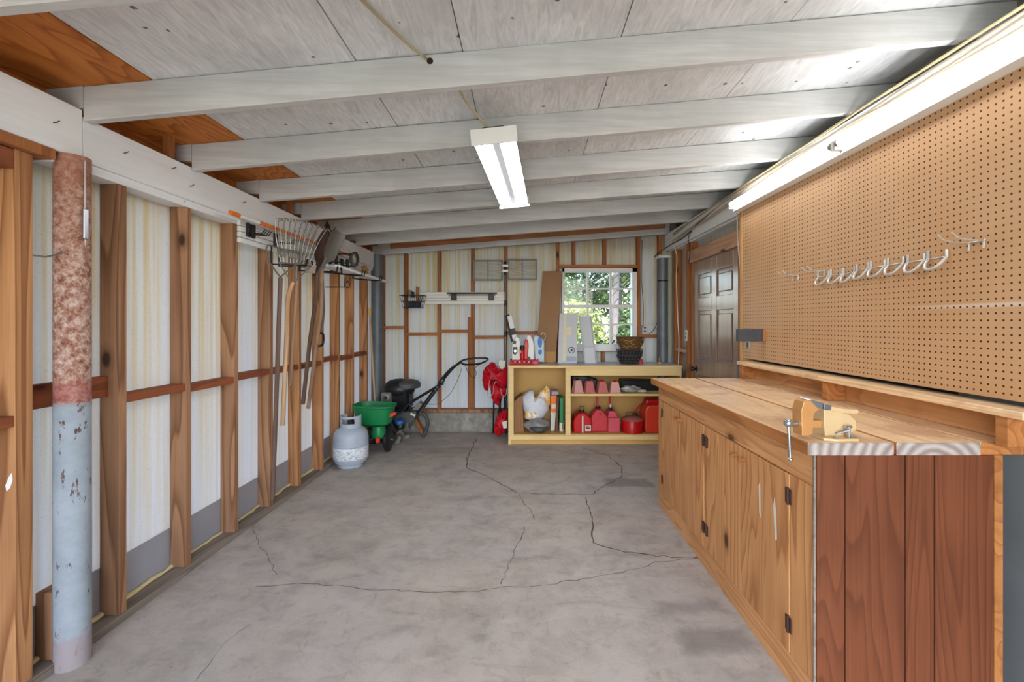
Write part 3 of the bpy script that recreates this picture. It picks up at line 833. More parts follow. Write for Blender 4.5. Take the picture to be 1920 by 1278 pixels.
tag(c2, 'grey steel column in the back left corner behind the broom', 'column')
c3 = thing('corner_column', 'ribbed grey steel column in the back right corner behind the beige cables', 'column', (1.70, 5.37, 0))
mb().lathe([(.062, 0), (.062, 2.13)], (1.665, 5.37, 0), 28).build('shaft', M['post'], c3)
mb().box(1.60, 1.74, 5.30, 5.44, 2.13, 2.16, bev=.003).build('cap_plate', M['header'], c3)
mb().lathe([(.064, 0), (.0655, .004), (.0655, .012), (.064, .016)], (1.665, 5.37, 1.85), 28).build('clamp', M['blackm'], c3)

# ---- pegboard
pg = thing('pegboard', 'large tan pegboard covering the right wall above the workbench', 'pegboard', (1.66, 2.0, 1.08))
mb().box(1.660, 1.666, .72, 2.16, 1.085, 2.205).build('board', M['peg'], pg)
mb().box(1.660, 1.666, 2.162, 3.385, 1.085, 2.205).build('board', M['peg'], pg)
mb().box(1.655, 1.72, 3.387, 3.42, 1.06, 2.225, bev=.002).build('edge_strip', M['trimwood'], pg)
for y in (.74, 1.75, 2.75): mb().box(1.6665, 1.7195, y, y + .038, 1.09, 2.198).build('batten', M['stud_o'], pg)
mb().box(1.664, 1.72, 3.34, 3.386, 1.05, 1.09).build('batten', M['trimwood'], pg)

ou = thing('wall_outlet', 'small grey outlet plate on the pegboard under the dark wood bracket', 'outlet', Q(1401, 648, 1.655))
q = Q(1401, 646, 1.655)
mb().box(1.650, 1.6595, q.y - .045, q.y + .02, q.z - .03, q.z + .03, bev=.003).build('cover_plate', M['galv'], ou)
mb().box(1.646, 1.6498, q.y - .025, q.y - .002, q.z - .02, q.z + .02, bev=.001).build('socket', M['darkgray'], ou)
o2 = thing('wall_outlet', 'ivory outlet on the stud beside the brown door', 'outlet', (XR, 4.83, 1.2))
q = Q(1292, 629, 1.755)
mb().box(1.752, 1.7596, 4.80, 4.87, q.z - .06, q.z + .06, bev=.003).build('cover_plate', M['ivory'], o2)
for dz in (-.022, .022): mb().box(1.749, 1.7518, 4.822, 4.848, q.z + dz - .012, q.z + dz + .012, bev=.001).build('socket', M['darkgray'], o2)
o3 = thing('wall_outlet', 'grey outlet box on the stud right of the window', 'outlet', (1.43, 5.49, 1.3))
q = P(1208, 617, 5.49)
mb().box(q.x - .032, q.x + .032, 5.465, 5.4995, q.z - .055, q.z + .055, bev=.003).build('box', M['galv'], o3)
for dz in (-.022, .022): mb().box(q.x - .014, q.x + .014, 5.462, 5.4648, q.z + dz - .012, q.z + dz + .012).build('socket', M['darkgray'], o3)
br = thing('wood_bracket', 'dark painted wood block sticking out of the far end of the pegboard', 'bracket', (1.57, 3.05, 1.22))
mb().box(1.468, 1.640, 3.05, 3.09, 1.222, 1.307, bev=.003).build('block', plain('slate_painted_wood', srgb(74, 76, 84), .5, 0, .5, .4, 20), br)
mb().box(1.6405, 1.6596, 3.05, 3.09, 1.222, 1.305, bev=.002).build('back_piece', M['stud_o'], br)

# ---- peg hooks
XG = 1.6595
def prong_hook(px, py, L, label):
    q = Q(px, py, XG)
    t = thing('pegboard_hook', label, 'hook', q, 'wire hooks on the pegboard')
    for dy in (-.026, .026):
        p = [(XG, q.y + dy, q.z + .006), (XG - .012, q.y + dy, q.z), (XG - L * .75, q.y + dy, q.z + .008), (XG - L, q.y + dy, q.z + .03)]
        mb().tube(smoothpath(p, 4), .0025, 6).build('prong', M['galv'], t)
        mb().tube([(XG - .004, q.y + dy, q.z), (XG - .006, q.y + dy, q.z - .028)], .0035, 6).build('leg', M['galv'], t)
    mb().tube([(XG - .005, q.y - .032, q.z), (XG - .005, q.y + .032, q.z)], .003, 6).build('crossbar', M['galv'], t)
prong_hook(1493, 517, .10, 'galvanised double prong hook nearest the door on the pegboard')
prong_hook(1541, 509, .10, 'galvanised double prong hook just left of the row of round hooks')
prong_hook(1833, 453, .12, 'galvanised double prong hook to the right of the row of round hooks')
def loop_hook(px0, py0, px1, py1, label):
    a = Q(px0, py0, XG); b = Q(px1, py1, XG)
    t = thing('pegboard_hook', label, 'hook', (a + b) / 2, 'wire hooks on the pegboard')
    for k in range(2):
        f0, f1 = (0.02, .46) if k == 0 else (.54, .98)
        p = a.lerp(b, f0); q = a.lerp(b, f1)
        w = q.y - p.y; pts = []
        for i in range(13):
            u = i / 12; an = PI * u
            pts.append(Vector((XG - .006 - .034 * math.sin(an), p.y + w * (.5 - .5 * math.cos(an)), p.z + (q.z - p.z) * u - .048 * math.sin(an) + .004)))
        pts = [pts[0] + Vector((0, 0, .034))] + pts + [pts[-1] + Vector((0, 0, .028))]
        mb().tube(pts, .0058, 8).build('loop', M['galv'], t)
    mb().tube([a + Vector((-.005, 0, .004)), b + Vector((-.005, 0, .004))], .003, 6).build('back_bar', M['galv'], t)
for (x0_, y0_, x1_, y1_, w_) in ((1535, 521, 1583, 514, 'first from the door'), (1583, 516, 1632, 503, 'second from the door'), (1634, 504, 1698, 494, 'third from the door'), (1703, 494, 1780, 482, 'nearest the camera')):
    loop_hook(x0_, y0_, x1_, y1_, 'curved double wire hook, ' + w_ + ', in the pegboard row of four')

# ---- workbench
wbn = thing('workbench', 'long knotty pine workbench with cupboards along the right wall', 'workbench', (1.3, 2.4, 0))
y0, y1, xf, xb = 1.52, 3.295, .992, 1.64
mb().box(1.0175, xb - .01, y0 + .02, y1 - .0, .0, .893).build('carcass', M['bench_ply'], wbn)
def front(a, b, c, d, mat, name='face_frame', lab=None, dx=0):
    return mb().box(xf + dx, 1.017, a, b, c, d, bev=.0015).build(name, mat, wbn, label=lab)
front(y0 + .006, y1, .786, .895, M['bench_plyy'], 'top_rail')
front(y0 + .006, y1, 0, .108, M['bench_plyy'], 'bottom_rail')
front(y0 + .006, 1.658, .110, .784, M['bench_ply'], 'stile')
front(2.418, 2.452, .110, .784, M['bench_ply'], 'stile')
front(3.205, y1, .110, .784, M['bench_ply'], 'stile')
doors = []
for i, (a, b) in enumerate(((1.661, 2.028), (2.032, 2.415), (2.455, 2.826), (2.830, 3.202))):
    d = front(a, b, .112, .782, M['bench_ply'], 'cupboard_door', 'knotty plywood cupboard door with a pale scrape' if i == 0 else None, dx=-.003)
    hy = a + .002 if i in (0, 2) else b - .002
    for z in (.70, .22):
        mb().tube([(xf - .006, hy, z - .032), (xf - .006, hy, z + .032)], .005, 6).box(xf - .006, xf - .0035, hy - .018, hy + .018, z - .028, z + .028).build('hinge', M['ruststeel'], d)
    ky = b - .035 if i in (0, 2) else a + .035
    mb().lathe([(.006, 0), (.008, .004), (.006, .012), (.012, .018), (.013, .024), (.006, .030)], (xf - .003, ky, .735), 12, 'x', M=Matrix.Scale(-1, 3, (1, 0, 0))).build('knob', M['bench_edge'], d)
    if i == 0:
        mb().prism([(1.74, .50), (1.752, .49), (1.765, .62), (1.756, .66), (1.745, .60)], .0006, 'yz', xf - .0037).build('paint_smear', M['offwhite'], d)
        mb().prism([(1.86, .53), (1.872, .55), (1.876, .66), (1.866, .68)], .0006, 'yz', xf - .0037).build('paint_smear', M['offwhite'], d)
# end panelling
pe = [.998, P(1584, 0, y0).x, P(1697, 0, y0).x, P(1752, 0, y0).x, P(1864, 0, y0).x]
mb().box(.996, 1.63, y0 + .0055, y0 + .012, 0, .895).build('groove_backing', M['groove'], wbn)
for a, b in zip(pe, pe[1:]): mb().box(a + .003, b - .003, y0, y0 + .0052, 0, .895).build('panelling_board', M['panelling'], wbn)
mb().box(.990, .9975, y0 - .001, y0 + .0055, 0, .895).build('edge_bead', M['sill'], wbn)
mb().box(pe[-1] + .001, 1.64, y0, y0 + .02, 0, .895).build('corner_trim', M['bench_ply'], wbn).data.materials[0] = M['bench_edge']
mb().box(1.648, 1.66, y0 + .06, y0 + .30, 0, .72, M=Matrix.Identity(4)).build('loose_panel', M['panelling'], wbn)
# counter planks
pl = [(.967, 1.262, 1.512, .935), (1.272, 1.560, 1.514, None), (1.5615, 1.715, 1.520, None)]
for i, (a, b, yy, fx) in enumerate(pl):
    fx = a if fx is None else fx
    k = mb().hexa([(a, yy, .896), (b, yy, .896), (b, 3.30, .896), (fx, 3.30, .896), (a, yy, .9395), (b, yy, .9395), (b, 3.30, .9395), (fx, 3.30, .9395)], bev=.0035)
    o = k.build('counter_plank', [M['bench_top'], M['endgrain'], M['bench_edge']], wbn)
    for f in o.data.polygons:
        if f.normal.y < -.7: f.material_index = 1 if i < 2 else 2
        elif f.normal.x < -.7: f.material_index = 2
mb().box(1.2622, 1.2718, 1.53, 3.29, .897, .934).build('filler_strip', M['bench_edge'], wbn)
# riser shelf along the back of the counter
rs = thing('bench_riser_shelf', 'low open pine shelf standing along the back of the workbench', 'shelf', (1.65, 2.4, .94))
mb().box(1.575, 1.718, 1.40, 3.30, 1.040, 1.066, bev=.003).build('shelf_top', M['bench_top'], rs).data.materials[0] = M['bench_top']
mb().box(1.690, 1.717, 1.40, 3.30, .9405, 1.039, bev=.001).build('back_board', M['bench_plyy'], rs)
for (a, b) in ((1.46, 1.50), (2.335, 2.375), (3.255, 3.295)):
    mb().box(1.592, 1.689, a, b, .9405, 1.039, bev=.0015).build('divider', M['bench_edge'], rs)

# ---- bench vise
vs = thing('bench_vise', 'tan enamelled bench vise with a steel handle on the near corner of the workbench', 'vise', (1.05, 1.60, .94))
T = Matrix.Translation((1.09, 1.595, .9397)) @ Matrix.Rotation(math.radians(4), 4, 'Z')
def vb(poly, w, name, mat, at=None, bev=.002):
    return mb().prism(poly, w, 'xz', -w / 2 if at is None else at, M=T, bev=bev).build(name, mat, vs)
mb().prism([(-.055, -.05), (-.02, -.068), (.06, -.068), (.085, -.03), (.085, .03), (.06, .062), (-.02, .062), (-.055, .045)], .009, 'xy', 0, M=T, bev=.002).build('base', M['tanpaint'], vs)
for (x, y) in ((-.015, -.053), (.05, -.055)):
    mb().lathe([(.009, .009), (.009, .014), (.004, .0145)], T @ Vector((x, y, 0)), 6).build('bolt', M['steel'], vs)
vb([(-.03, .0095), (.05, .0095), (.085, .03), (.085, .062), (.06, .085), (.035, .088), (.01, .097), (-.035, .104), (-.035, .05)], .052, 'body', M['tanpaint'])
vb([(-.115, .012), (-.085, .012), (-.075, .02), (-.075, .09), (-.06, .102), (-.042, .106), (-.040, .122), (-.09, .136), (-.108, .132), (-.118, .10)], .050, 'moving_jaw', M['brass'])
vb([(-.088, .035), (-.034, .035), (-.034, .062), (-.088, .062)], .026, 'slide', M['brass'])
vb([(-.058, .107), (-.040, .107), (-.040, .128), (-.085, .140), (-.087, .137)], .056, 'jaw_plate', M['steel'], bev=.001)
vb([(-.037, .105), (-.010, .103), (-.008, .119), (-.037, .124)], .056, 'jaw_plate', M['steel'], bev=.001)
vb([(-.008, .097), (.02, .091), (.055, .088), (.095, .086), (.10, .094), (.095, .100), (.03, .104), (-.008, .114)], .044, 'anvil', M['tanpaint'])
mb().tube([T @ Vector((-.118, 0, .05)), T @ Vector((-.150, 0, .05))], .010, 12).build('screw', M['steel'], vs)
mb().blob(T @ Vector((-.150, 0, .052)), (.015, .015, .015)).build('screw_head', M['steel'], vs)
mb().tube([T @ Vector((-.152, -.004, .058)), T @ Vector((-.146, -.006, -.072))], .0055, 10).blob(T @ Vector((-.152, -.004, .062)), (.009, .009, .007)).blob(T @ Vector((-.146, -.006, -.075)), (.009, .009, .006)).build('handle', M['steel'], vs)
mb().tube([T @ Vector((.005, -.033, .02)), T @ Vector((.040, -.05, .036))], .0045, 8).tube([T @ Vector((.040, -.045, .010)), T @ Vector((.040, -.045, .046))], .007, 8).tube([T @ Vector((.030, -.045, .046)), T @ Vector((.052, -.045, .046))], .005, 8).build('swivel_lock', M['steel'], vs)

# ---- storage bench at the back
sb = thing('storage_bench', 'yellow open-front storage bench under the window', 'bench', (.77, 5.1, 0))
xa, xb2, ya, yb = -.189, 1.733, 4.91, 5.40
mb().box(xa - .004, xb2 + .004, ya - .01, yb, .855, .877, bev=.003).build('worktop', M['top_gray'], sb)
mb().box(xa - .004, xb2 + .004, ya - .016, ya - .0105, .853, .877).build('top_edging', M['yellow_wood'], sb)
mb().box(xa, xa + .02, ya, yb, .06, .853).build('side_panel', M['yellow_in'], sb)
mb().box(xb2 - .02, xb2, ya, yb, .06, .853).build('side_panel', M['yellow_in'], sb)
mb().box(xa + .02, xb2 - .02, yb - .012, yb, .06, .853).build('back_panel', M['yellow_in'], sb)
mb().box(xa + .021, xb2 - .021, ya + .021, yb - .013, .09, .112).build('bottom_shelf', M['yellow_in'], sb)
mb().box(xa, xa + .06, ya - .001, ya + .02, .10, .852, bev=.0015).build('stile', M['trimwood'], sb).data.materials[0] = M['yellow_wood']
mx0, mx1 = P(1060, 0, ya).x, P(1070, 0, ya).x
mb().box(mx0, mx1, ya - .001, ya + .02, .105, .852, bev=.0015).build('stile', M['yellow_wood'], sb)
mb().box(mx1 + .001, xb2, ya - .001, ya + .018, .765, .852, bev=.0015).build('top_rail', M['yellow_wood'], sb)
mb().box(mx1 - .02, mx1 - .005, ya + .021, yb - .013, .113, .85).build('divider', M['yellow_in'], sb)
mb().box(mx1 + .001, xb2 - .021, ya + .004, yb - .013, .538, .562, bev=.001).build('middle_shelf', M['yellow_wood'], sb)
mb().box(xa, xb2, ya - .002, ya + .02, .055, .104, bev=.0015).build('bottom_rail', M['yellow_wood'], sb)
mb().box(xa + .01, xb2, ya + .022, ya + .04, 0, .085).build('toe_board', M['yellow_in'], sb)
mb().box(xa, xa + .03, ya, ya + .021, 0, .054).build('foot', M['yellow_wood'], sb)

# ---- lamps
def shoplight():
    t = thing('shop_light', 'white two-tube fluorescent shop light hung from the middle joists', 'ceiling light', (-.13, 2.8, 2.3))
    a = Vector((-.155, 2.20, 2.262)); b = Vector((-.085, 3.42, 2.262))
    d = (b - a).normalized(); roll = Matrix.Rotation(math.atan(.085), 4, 'Y').to_3x3().inverted()
    r = roll @ d.cross(Vector((0, 0, 1))).normalized(); r = (r - d * r.dot(d)).normalized(); u = r.cross(d)
    def L(s, w, h): return a + d * s + r * w + u * h
    ln = (b - a).length
    prof = [(-.108, -.004), (-.050, .050), (-.026, .050), (-.018, .012), (.018, .012), (.026, .050), (.050, .050), (.108, -.004)]
    prof2 = [(-.112, -.002), (-.052, .066), (.052, .066), (.112, -.002)]
    B = mb()
    pts = prof + list(reversed(prof2))
    va = [B.bm.verts.new(L(.004, w, h)) for w, h in pts]; vb_ = [B.bm.verts.new(L(ln - .004, w, h)) for w, h in pts]
    for i in range(len(pts)):
        j = (i + 1) % len(pts)
        B.bm.faces.new((va[i], va[j], vb_[j], vb_[i]))
    B.build('reflector', M['reflector'], t)
    for s in (0, ln):
        B = mb(); v1 = [B.bm.verts.new(L(s - .003, w, h)) for w, h in ((-.116, -.022), (.116, -.022), (.116, .058), (-.116, .058))]
        v2 = [B.bm.verts.new(L(s + .003, w, h)) for w, h in ((-.116, -.022), (.116, -.022), (.116, .058), (-.116, .058))]
        B.bm.faces.new(v1); B.bm.faces.new(list(reversed(v2)))
        for i in range(4): B.bm.faces.new((v1[i], v2[i], v2[(i + 1) % 4], v1[(i + 1) % 4]))
        B.build('end_plate', M['fixture'], t)
    for w in (-.068, .068):
        tb = mb().tube([L(.03, w, .005), L(ln - .03, w, .005)], .019, 16).build('fluorescent_tube', M['tube_dim'], t)
        mb().tube([L(.008, w, .005), L(.03, w, .005)], .0185, 14).tube([L(ln - .03, w, .005), L(ln - .008, w, .005)], .0185, 14).build('tube_cap', M['tube_end'], tb)
    for s in (.2, ln - .2):
        mb().tube([L(s, 0, .065), L(s, 0, .065) + Vector((0, 0, .12))], .002, 5).build('hanger', M['galv'], t)
shoplight()
def strip(y0, y1, label):
    t = thing('strip_light', label, 'strip light', (1.66, (y0 + y1) / 2, 2.25), 'strip lights above the pegboard')
    mb().prism([(1.612, 2.213), (1.655, 2.205), (1.698, 2.205), (1.698, 2.29), (1.655, 2.29), (1.630, 2.262)], y1 - y0, 'xz', y0, bev=.002).build('channel', M['fixture'], t)
    z, x = 2.262, 1.588
    tb = mb().tube([(x, y0 + .03, z), (x, y1 - .03, z)], .019, 16).build('fluorescent_tube', M['tube'], t)
    mb().tube([(x, y0 + .012, z), (x, y0 + .03, z)], .0185, 14).tube([(x, y1 - .03, z), (x, y1 - .012, z)], .0185, 14).build('tube_cap', M['tube_end'], tb)
    for y in (y0 + .006, y1 - .006):
        mb().box(x - .012, 1.640, y - .006, y + .006, 2.232, 2.284, bev=.002).build('lamp_holder', M['fixture'], t)
strip(1.06, 2.265, 'near fluorescent strip light above the pegboard, running out of the frame')
strip(2.275, 3.44, 'far fluorescent strip light above the pegboard, ending by the door')

# ---- cables
def cable(pts, r, mat, label, group=None, k=6):
    o = mb().tube(smoothpath(pts, k), r, 7).build('electrical_cable', M[mat])
    tag(o, label, 'cable', group)
    return o
cz = lambda x, y: zb(x, y) + JH - .006
cable([(-.72, .9, cz(-.72, .9)), (-.62, 1.25, cz(-.62, 1.25)), (-.53, 1.50, cz(-.53, 1.5) - .005), P(750, 70, 1.66), P(790, 103, 1.75), P(806, 114, 1.82), P(840, 140, 1.845), P(862, 170, 1.95), P(878, 196, 2.05), (-.19, 2.22, 2.33)], .0055, 'cable_y', 'tan cable crossing the ceiling through a joist to the shop light')
mb_hole = mb().lathe([(.013, 0), (.013, .002)], P(806, 114, 1.7975), 16, 'y').build('bored_hole', M['groove'], ce)
g = 'cables clipped along the right header'
for k in range(5):
    rnd = random.Random(k + 3)
    pts = []
    y = .5
    while y < 5.3:
        zt = 2.434 - .006 * math.sin(y * 2.3 + k) if k < 2 else 2.425 - .013 * k + .012 * math.sin(y * 2.9 + k * 1.7)
        if y > 3.2: zt -= (y - 3.2) * .028 * (1 + .3 * k)
        pts.append((1.714 - .003 * k - .005 * rnd.random(), y, zt + rnd.uniform(-.004, .004)))
        y += .22
    cable(pts, .0055, ['cable_y', 'cable_y', 'cable_t', 'cable_t', 'cable_k'][k] if k < 4 else 'cable_t',
          ['topmost tan cable run along the right header', 'second tan cable run along the right header', 'upper dusty beige cable run along the right header', 'middle dusty beige cable run along the right header', 'lowest dusty beige cable run along the right header'][k], g, 4)
cable([(1.708, 4.0, 2.375), (1.708, 4.4, 2.33), (1.708, 4.75, 2.27), (1.69, 5.1, 2.262), (1.62, 5.38, 2.20), (1.60, 5.48, 2.17)], .005, 'cable_k', 'black cable sagging along the far end of the right header')
cable([(1.712, 4.55, 2.30), (1.715, 4.66, 2.24), (1.745, 4.70, 2.16), (1.75, 4.72, 2.05), (1.752, 4.75, 2.0)], .004, 'cable_k', 'short black cable dropping from the header to the door frame')
cable([Q(1262, 458, 1.70), Q(1269, 480, 1.742), Q(1268, 520, 1.75), Q(1271, 600, 1.75), Q(1273, 640, 1.75), Q(1271, 700, 1.75)], .006, 'cable_w', 'white cable running down the stud left of the brown door')
cable([(1.60, 5.46, 2.15), P(1241, 480, 5.47), P(1236, 530, 5.47), P(1234, 600, 5.47), P(1228, 620, 5.47)], .005, 'cable_w', 'white cable running down the back right corner')
cable([P(1204, 450, 5.48), P(1203, 520, 5.48), P(1206, 570, 5.48), P(1206, 612, 5.45)], .004, 'cable_k', 'black cable coming down the stud beside the window to the outlet')
cable([P(1217, 625, 5.45), P(1224, 620, 5.45), P(1232, 605, 5.46), P(1234, 585, 5.46)], .004, 'cable_k', 'black plug cord curling right of the window outlet')
cable([Q(1382, 398, 1.70), Q(1384, 460, 1.72), Q(1388, 500, 1.72), Q(1389, 560, 1.72), Q(1388, 700, 1.72)], .0055, 'cable_w', 'white cable running down between the door and the pegboard')
lw = mb()
for k in range(3):
    lw.tube(smoothpath([P(1222 + 3 * k, 505, 5.50), P(1217 + 3 * k, 560, 5.49), P(1215 + 4 * k, 600, 5.49), P(1222 + 4 * k, 610, 5.49), P(1232, 592 + 4 * k, 5.49)], 5), .0016, 5)
tag(lw.build('loose_wire', M['galv']), 'thin loose wires looped on the sheet right of the window', 'wire')
def m_sack():
    t = NT('printed_sack_film')
    n = t.noise(t.coord(), 16, 5, .7, .8)
    col = t.ramp(n, [(.44, srgb(224, 224, 228)), (.5, srgb(232, 184, 84)), (.6, srgb(226, 160, 50)), (.66, srgb(150, 150, 140))])
    return t.fin(col, .45, 0, .4)
M['sackprint'] = m_sack()
M['louver'] = plain('dusty_grey_louvre', srgb(140, 138, 134), .55, 0, .35)
M['slat'] = plain('pale_dusty_slat', srgb(196, 190, 180), .55, 0, .25)

# ================================================ SMALLER THINGS
# ---- propane tank
pr = thing('propane_tank', 'grey propane tank standing on the floor by the left wall', 'gas tank', (-1.655, 4.20, 0))
c = (-1.655, 4.20, 0)
mb().lathe([(.11, .03), (.14, .042), (.155, .075), (.158, .11), (.158, .27), (.152, .308), (.132, .342), (.09, .368), (.03, .378)], c, 40).build('body', M['tank'], pr)
mb().lathe([(.159, .085), (.1595, .086), (.1595, .190), (.159, .191)], c, 40).build('label', M['tanklabel'], pr)
mb().lathe([(.1595, .197), (.162, .203), (.1595, .209)], c, 40).build('weld_seam', M['tank'], pr)
mb().lathe([(.102, 0), (.112, .0), (.112, .04), (.102, .04)], c, 36).build('foot_ring', M['tank'], pr)
B = mb(); B.smooth = True
n = 32; a0, a1 = math.radians(-225), math.radians(45)
LV = [.355, .405, .452, .475]
vo_, vi_ = [], []
for i in range(n + 1):
    a = a0 + (a1 - a0) * i / n
    vo_.append([B.bm.verts.new((c[0] + .094 * math.cos(a), c[1] + .094 * math.sin(a), z)) for z in LV])
    vi_.append([B.bm.verts.new((c[0] + .088 * math.cos(a), c[1] + .088 * math.sin(a), z)) for z in LV])
for i in range(n):
    hole = 11 <= i <= 20
    for j in range(3):
        if j == 1 and hole: continue
        B.bm.faces.new((vo_[i][j], vo_[i + 1][j], vo_[i + 1][j + 1], vo_[i][j + 1]))
        B.bm.faces.new((vi_[i][j], vi_[i + 1][j], vi_[i + 1][j + 1], vi_[i][j + 1]))
    for j in ([0, 3] + ([1, 2] if hole else [])):
        B.bm.faces.new((vo_[i][j], vo_[i + 1][j], vi_[i + 1][j], vi_[i][j]))
for e in (0, n):
    for j in range(3): B.bm.faces.new((vo_[e][j], vo_[e][j + 1], vi_[e][j + 1], vi_[e][j]))
for e in (11, 21): B.bm.faces.new((vo_[e][1], vo_[e][2], vi_[e][2], vi_[e][1]))
B.build('collar', M['tank'], pr)
mb().tube([(c[0], c[1], .37), (c[0], c[1], .43)], .016, 12).tube([(c[0], c[1], .42), (c[0] + .02, c[1] - .075, .425)], [.014, .018], 12).build('valve', M['brass'], pr).data.materials[0] = M['dullsteel']
mb().lathe([(.01, .43), (.026, .432), (.028, .445), (.022, .452), (.01, .453)], c, 12).build('valve_knob', M['black'], pr)
mb().lathe([(.020, 0), (.022, .012), (.012, .016)], (c[0] + .022, c[1] - .087, .428), 12, 'y').build('outlet_cap', M['black'], pr)

# ---- green spreader
sp = thing('lawn_spreader', 'green broadcast spreader with an orange lever behind the propane tank', 'spreader', (-1.50, 4.72, 0))
cx, cy = P(703, 0, 4.62).x, 4.62
def ringbox(B, lv):   # rounded-rect loops (hw, hd, z, inset)
    rings = []
    for (hw, hd, z, ox, tilt) in lv:
        ring = []
        for k in range(28):
            a = 2 * PI * k / 28
            u = math.copysign(abs(math.cos(a)) ** .55, math.cos(a)) * hw; v = math.copysign(abs(math.sin(a)) ** .55, math.sin(a)) * hd
            ring.append(B.bm.verts.new((cx + ox + u, cy + v, z + tilt * u)))
        rings.append(ring)
    for a, b in zip(rings, rings[1:]):
        for k in range(28): B.bm.faces.new((a[k], a[(k + 1) % 28], b[(k + 1) % 28], b[k]))
    B.bm.faces.new(list(reversed(rings[0]))); B.bm.faces.new(rings[-1]); B.smooth = True
B = mb()
ringbox(B, [(.10, .08, .285, .02, 0), (.155, .12, .31, .01, 0), (.185, .14, .38, 0, 0), (.198, .152, .480, 0, -.03), (.212, .165, .487, 0, -.03), (.212, .165, .503, 0, -.03), (.197, .148, .503, 0, -.03),
            (.19, .14, .47, 0, 0), (.165, .12, .38, 0, 0), (.11, .08, .32, .01, 0)])
B.build('hopper', M['green'], sp)
mb().lathe([(.05, .15), (.075, .17), (.08, .21), (.06, .284)], (cx + .05, cy - .03, 0), 18).build('gear_housing', M['green'], sp)
mb().lathe([(.015, .10), (.10, .125), (.10, .132), (.02, .15)], (cx + .05, cy - .03, 0), 24).build('spinner', M['black'], sp)
for s in (-.13, .15):
    w = mb().lathe([(.03, -.022), (.115, -.020), (.125, -.012), (.125, .012), (.115, .020), (.03, .022)], (cx + s - .02, cy + .03, .126), 26, 'x').build('wheel', M['black'], sp)
mb().tube([(cx - .2, cy + .03, .126), (cx + .18, cy + .03, .126)], .009, 8).build('axle', M['dullsteel'], sp)
mb().box(cx + .06, cx + .10, cy - .17, cy - .13, .14, .19, bev=.006).build('lever', M['orangered'], sp)
mb().tube([P(709, 790, 4.66), P(719, 815, 4.69), P(728, 840, 4.71), P(734, 832, 4.73), P(728, 813, 4.73), P(719, 788, 4.70)], .004, 7).build('stand', M['blackm'], sp)
mb().tube([(cx + .10, cy + .14, .30), (cx + .20, cy + .25, .36), (cx + .27, cy + .30, .45)], .009, 8).build('handle', M['blackm'], sp)
mb().prism([(0, 0), (.06, .02), (.07, .05), (.01, .04)], .02, 'xz', 0, M=Matrix.Translation((cx + .2, cy - .16, .40))).build('rate_dial', M['orangered'], sp)

# ---- tiller
tl = thing('garden_tiller', 'black petrol garden tiller with folded handlebars against the back wall', 'tiller', (-1.15, 5.2, 0))
Y = 5.15
E = P(749, 735, Y)
mb().blob((E.x, Y, E.z + .045), (.185, .15, .115), 22, 12, .03).build('engine_cover', M['black'], tl)
mb().box(E.x - .08, E.x + .14, Y - .12, Y + .12, E.z - .19, E.z + .05, bev=.03).build('engine_block', M['blackm'], tl)
mb().lathe([(.12, 0), (.155, .01), (.16, .05), (.14, .08), (.08, .10)], (E.x + .08, Y + .02, E.z + .045), 26).build('starter_housing', M['darkgray'], tl)
mf = mb().box(E.x - .165, E.x - .05, Y - .16, Y - .08, E.z - .10, E.z + .02, bev=.012).build('muffler', M['steel'], tl)
mb().lathe([(.02, 0), (.045, .004), (.045, .012), (.02, .016)], (E.x - .105, Y - .178, E.z - .035), 18, 'y').build('muffler_guard', M['dullsteel'], mf)
mb().tube([(E.x - .105, Y - .185, E.z - .035), (E.x - .105, Y - .158, E.z - .035)], .018, 12).build('exhaust_port', M['black'], mf)
mb().prism([(P(744, 0, Y).x, P(0, 785, Y).z), (P(748, 0, Y).x, P(0, 768, Y).z), (P(785, 0, Y).x, P(0, 766, Y).z), (P(787, 0, Y).x, P(0, 770, Y).z), (P(783, 0, Y).x, P(0, 783, Y).z), (P(776, 0, Y).x, P(0, 789, Y).z), (P(765, 0, Y).x, P(0, 785, Y).z)], .30, 'xz', Y - .15, bev=.008).build('tine_shield', M['darkgray'], tl)
q = P(774, 777, Y - .155)
mb().box(-.03, .03, -.002, .002, -.012, .012, M=Matrix.Translation((q.x, Y - .1515, q.z)) @ Matrix.Rotation(.45, 4, 'Y')).build('sticker', M['offwhite'], tl)
mb().prism([(P(771, 0, Y).x, P(0, 770, Y).z), (P(787, 0, Y).x, P(0, 752, Y).z), (P(797, 0, Y).x, P(0, 758, Y).z), (P(790, 0, Y).x, P(0, 772, Y).z)], .12, 'xz', Y - .06, bev=.004).build('bracket', M['dullsteel'], tl)
mb().tube(smoothpath([P(786, 774, Y), P(797, 778, Y), P(802, 792, Y), P(799, 806, Y), P(793, 819, Y)], 6), .022, 10).build('drag_stake', M['ruststeel'], tl).data.materials[0] = M['darkgray']
for k, s in enumerate((-.10, .06)):
    hub = Vector((P(756, 0, Y).x, Y + s, .12))
    B = mb()
    for j in range(4):
        a = j * PI / 2 + .5 + k * .7
        B.bar(hub, hub + Vector((math.cos(a) * .08, 0, math.sin(a) * .08)), .03, .008, (0, 1, 0))
        B.bar(hub + Vector((math.cos(a) * .08, 0, math.sin(a) * .08)), hub + Vector((math.cos(a + .5) * .118, 0, math.sin(a + .5) * .118)), .035, .008, (0, 1, 0))
    B.lathe([(.025, -.03), (.03, 0), (.025, .03)], hub, 12, 'y')
    B.build('tine_wheel', M['dullsteel'], tl)
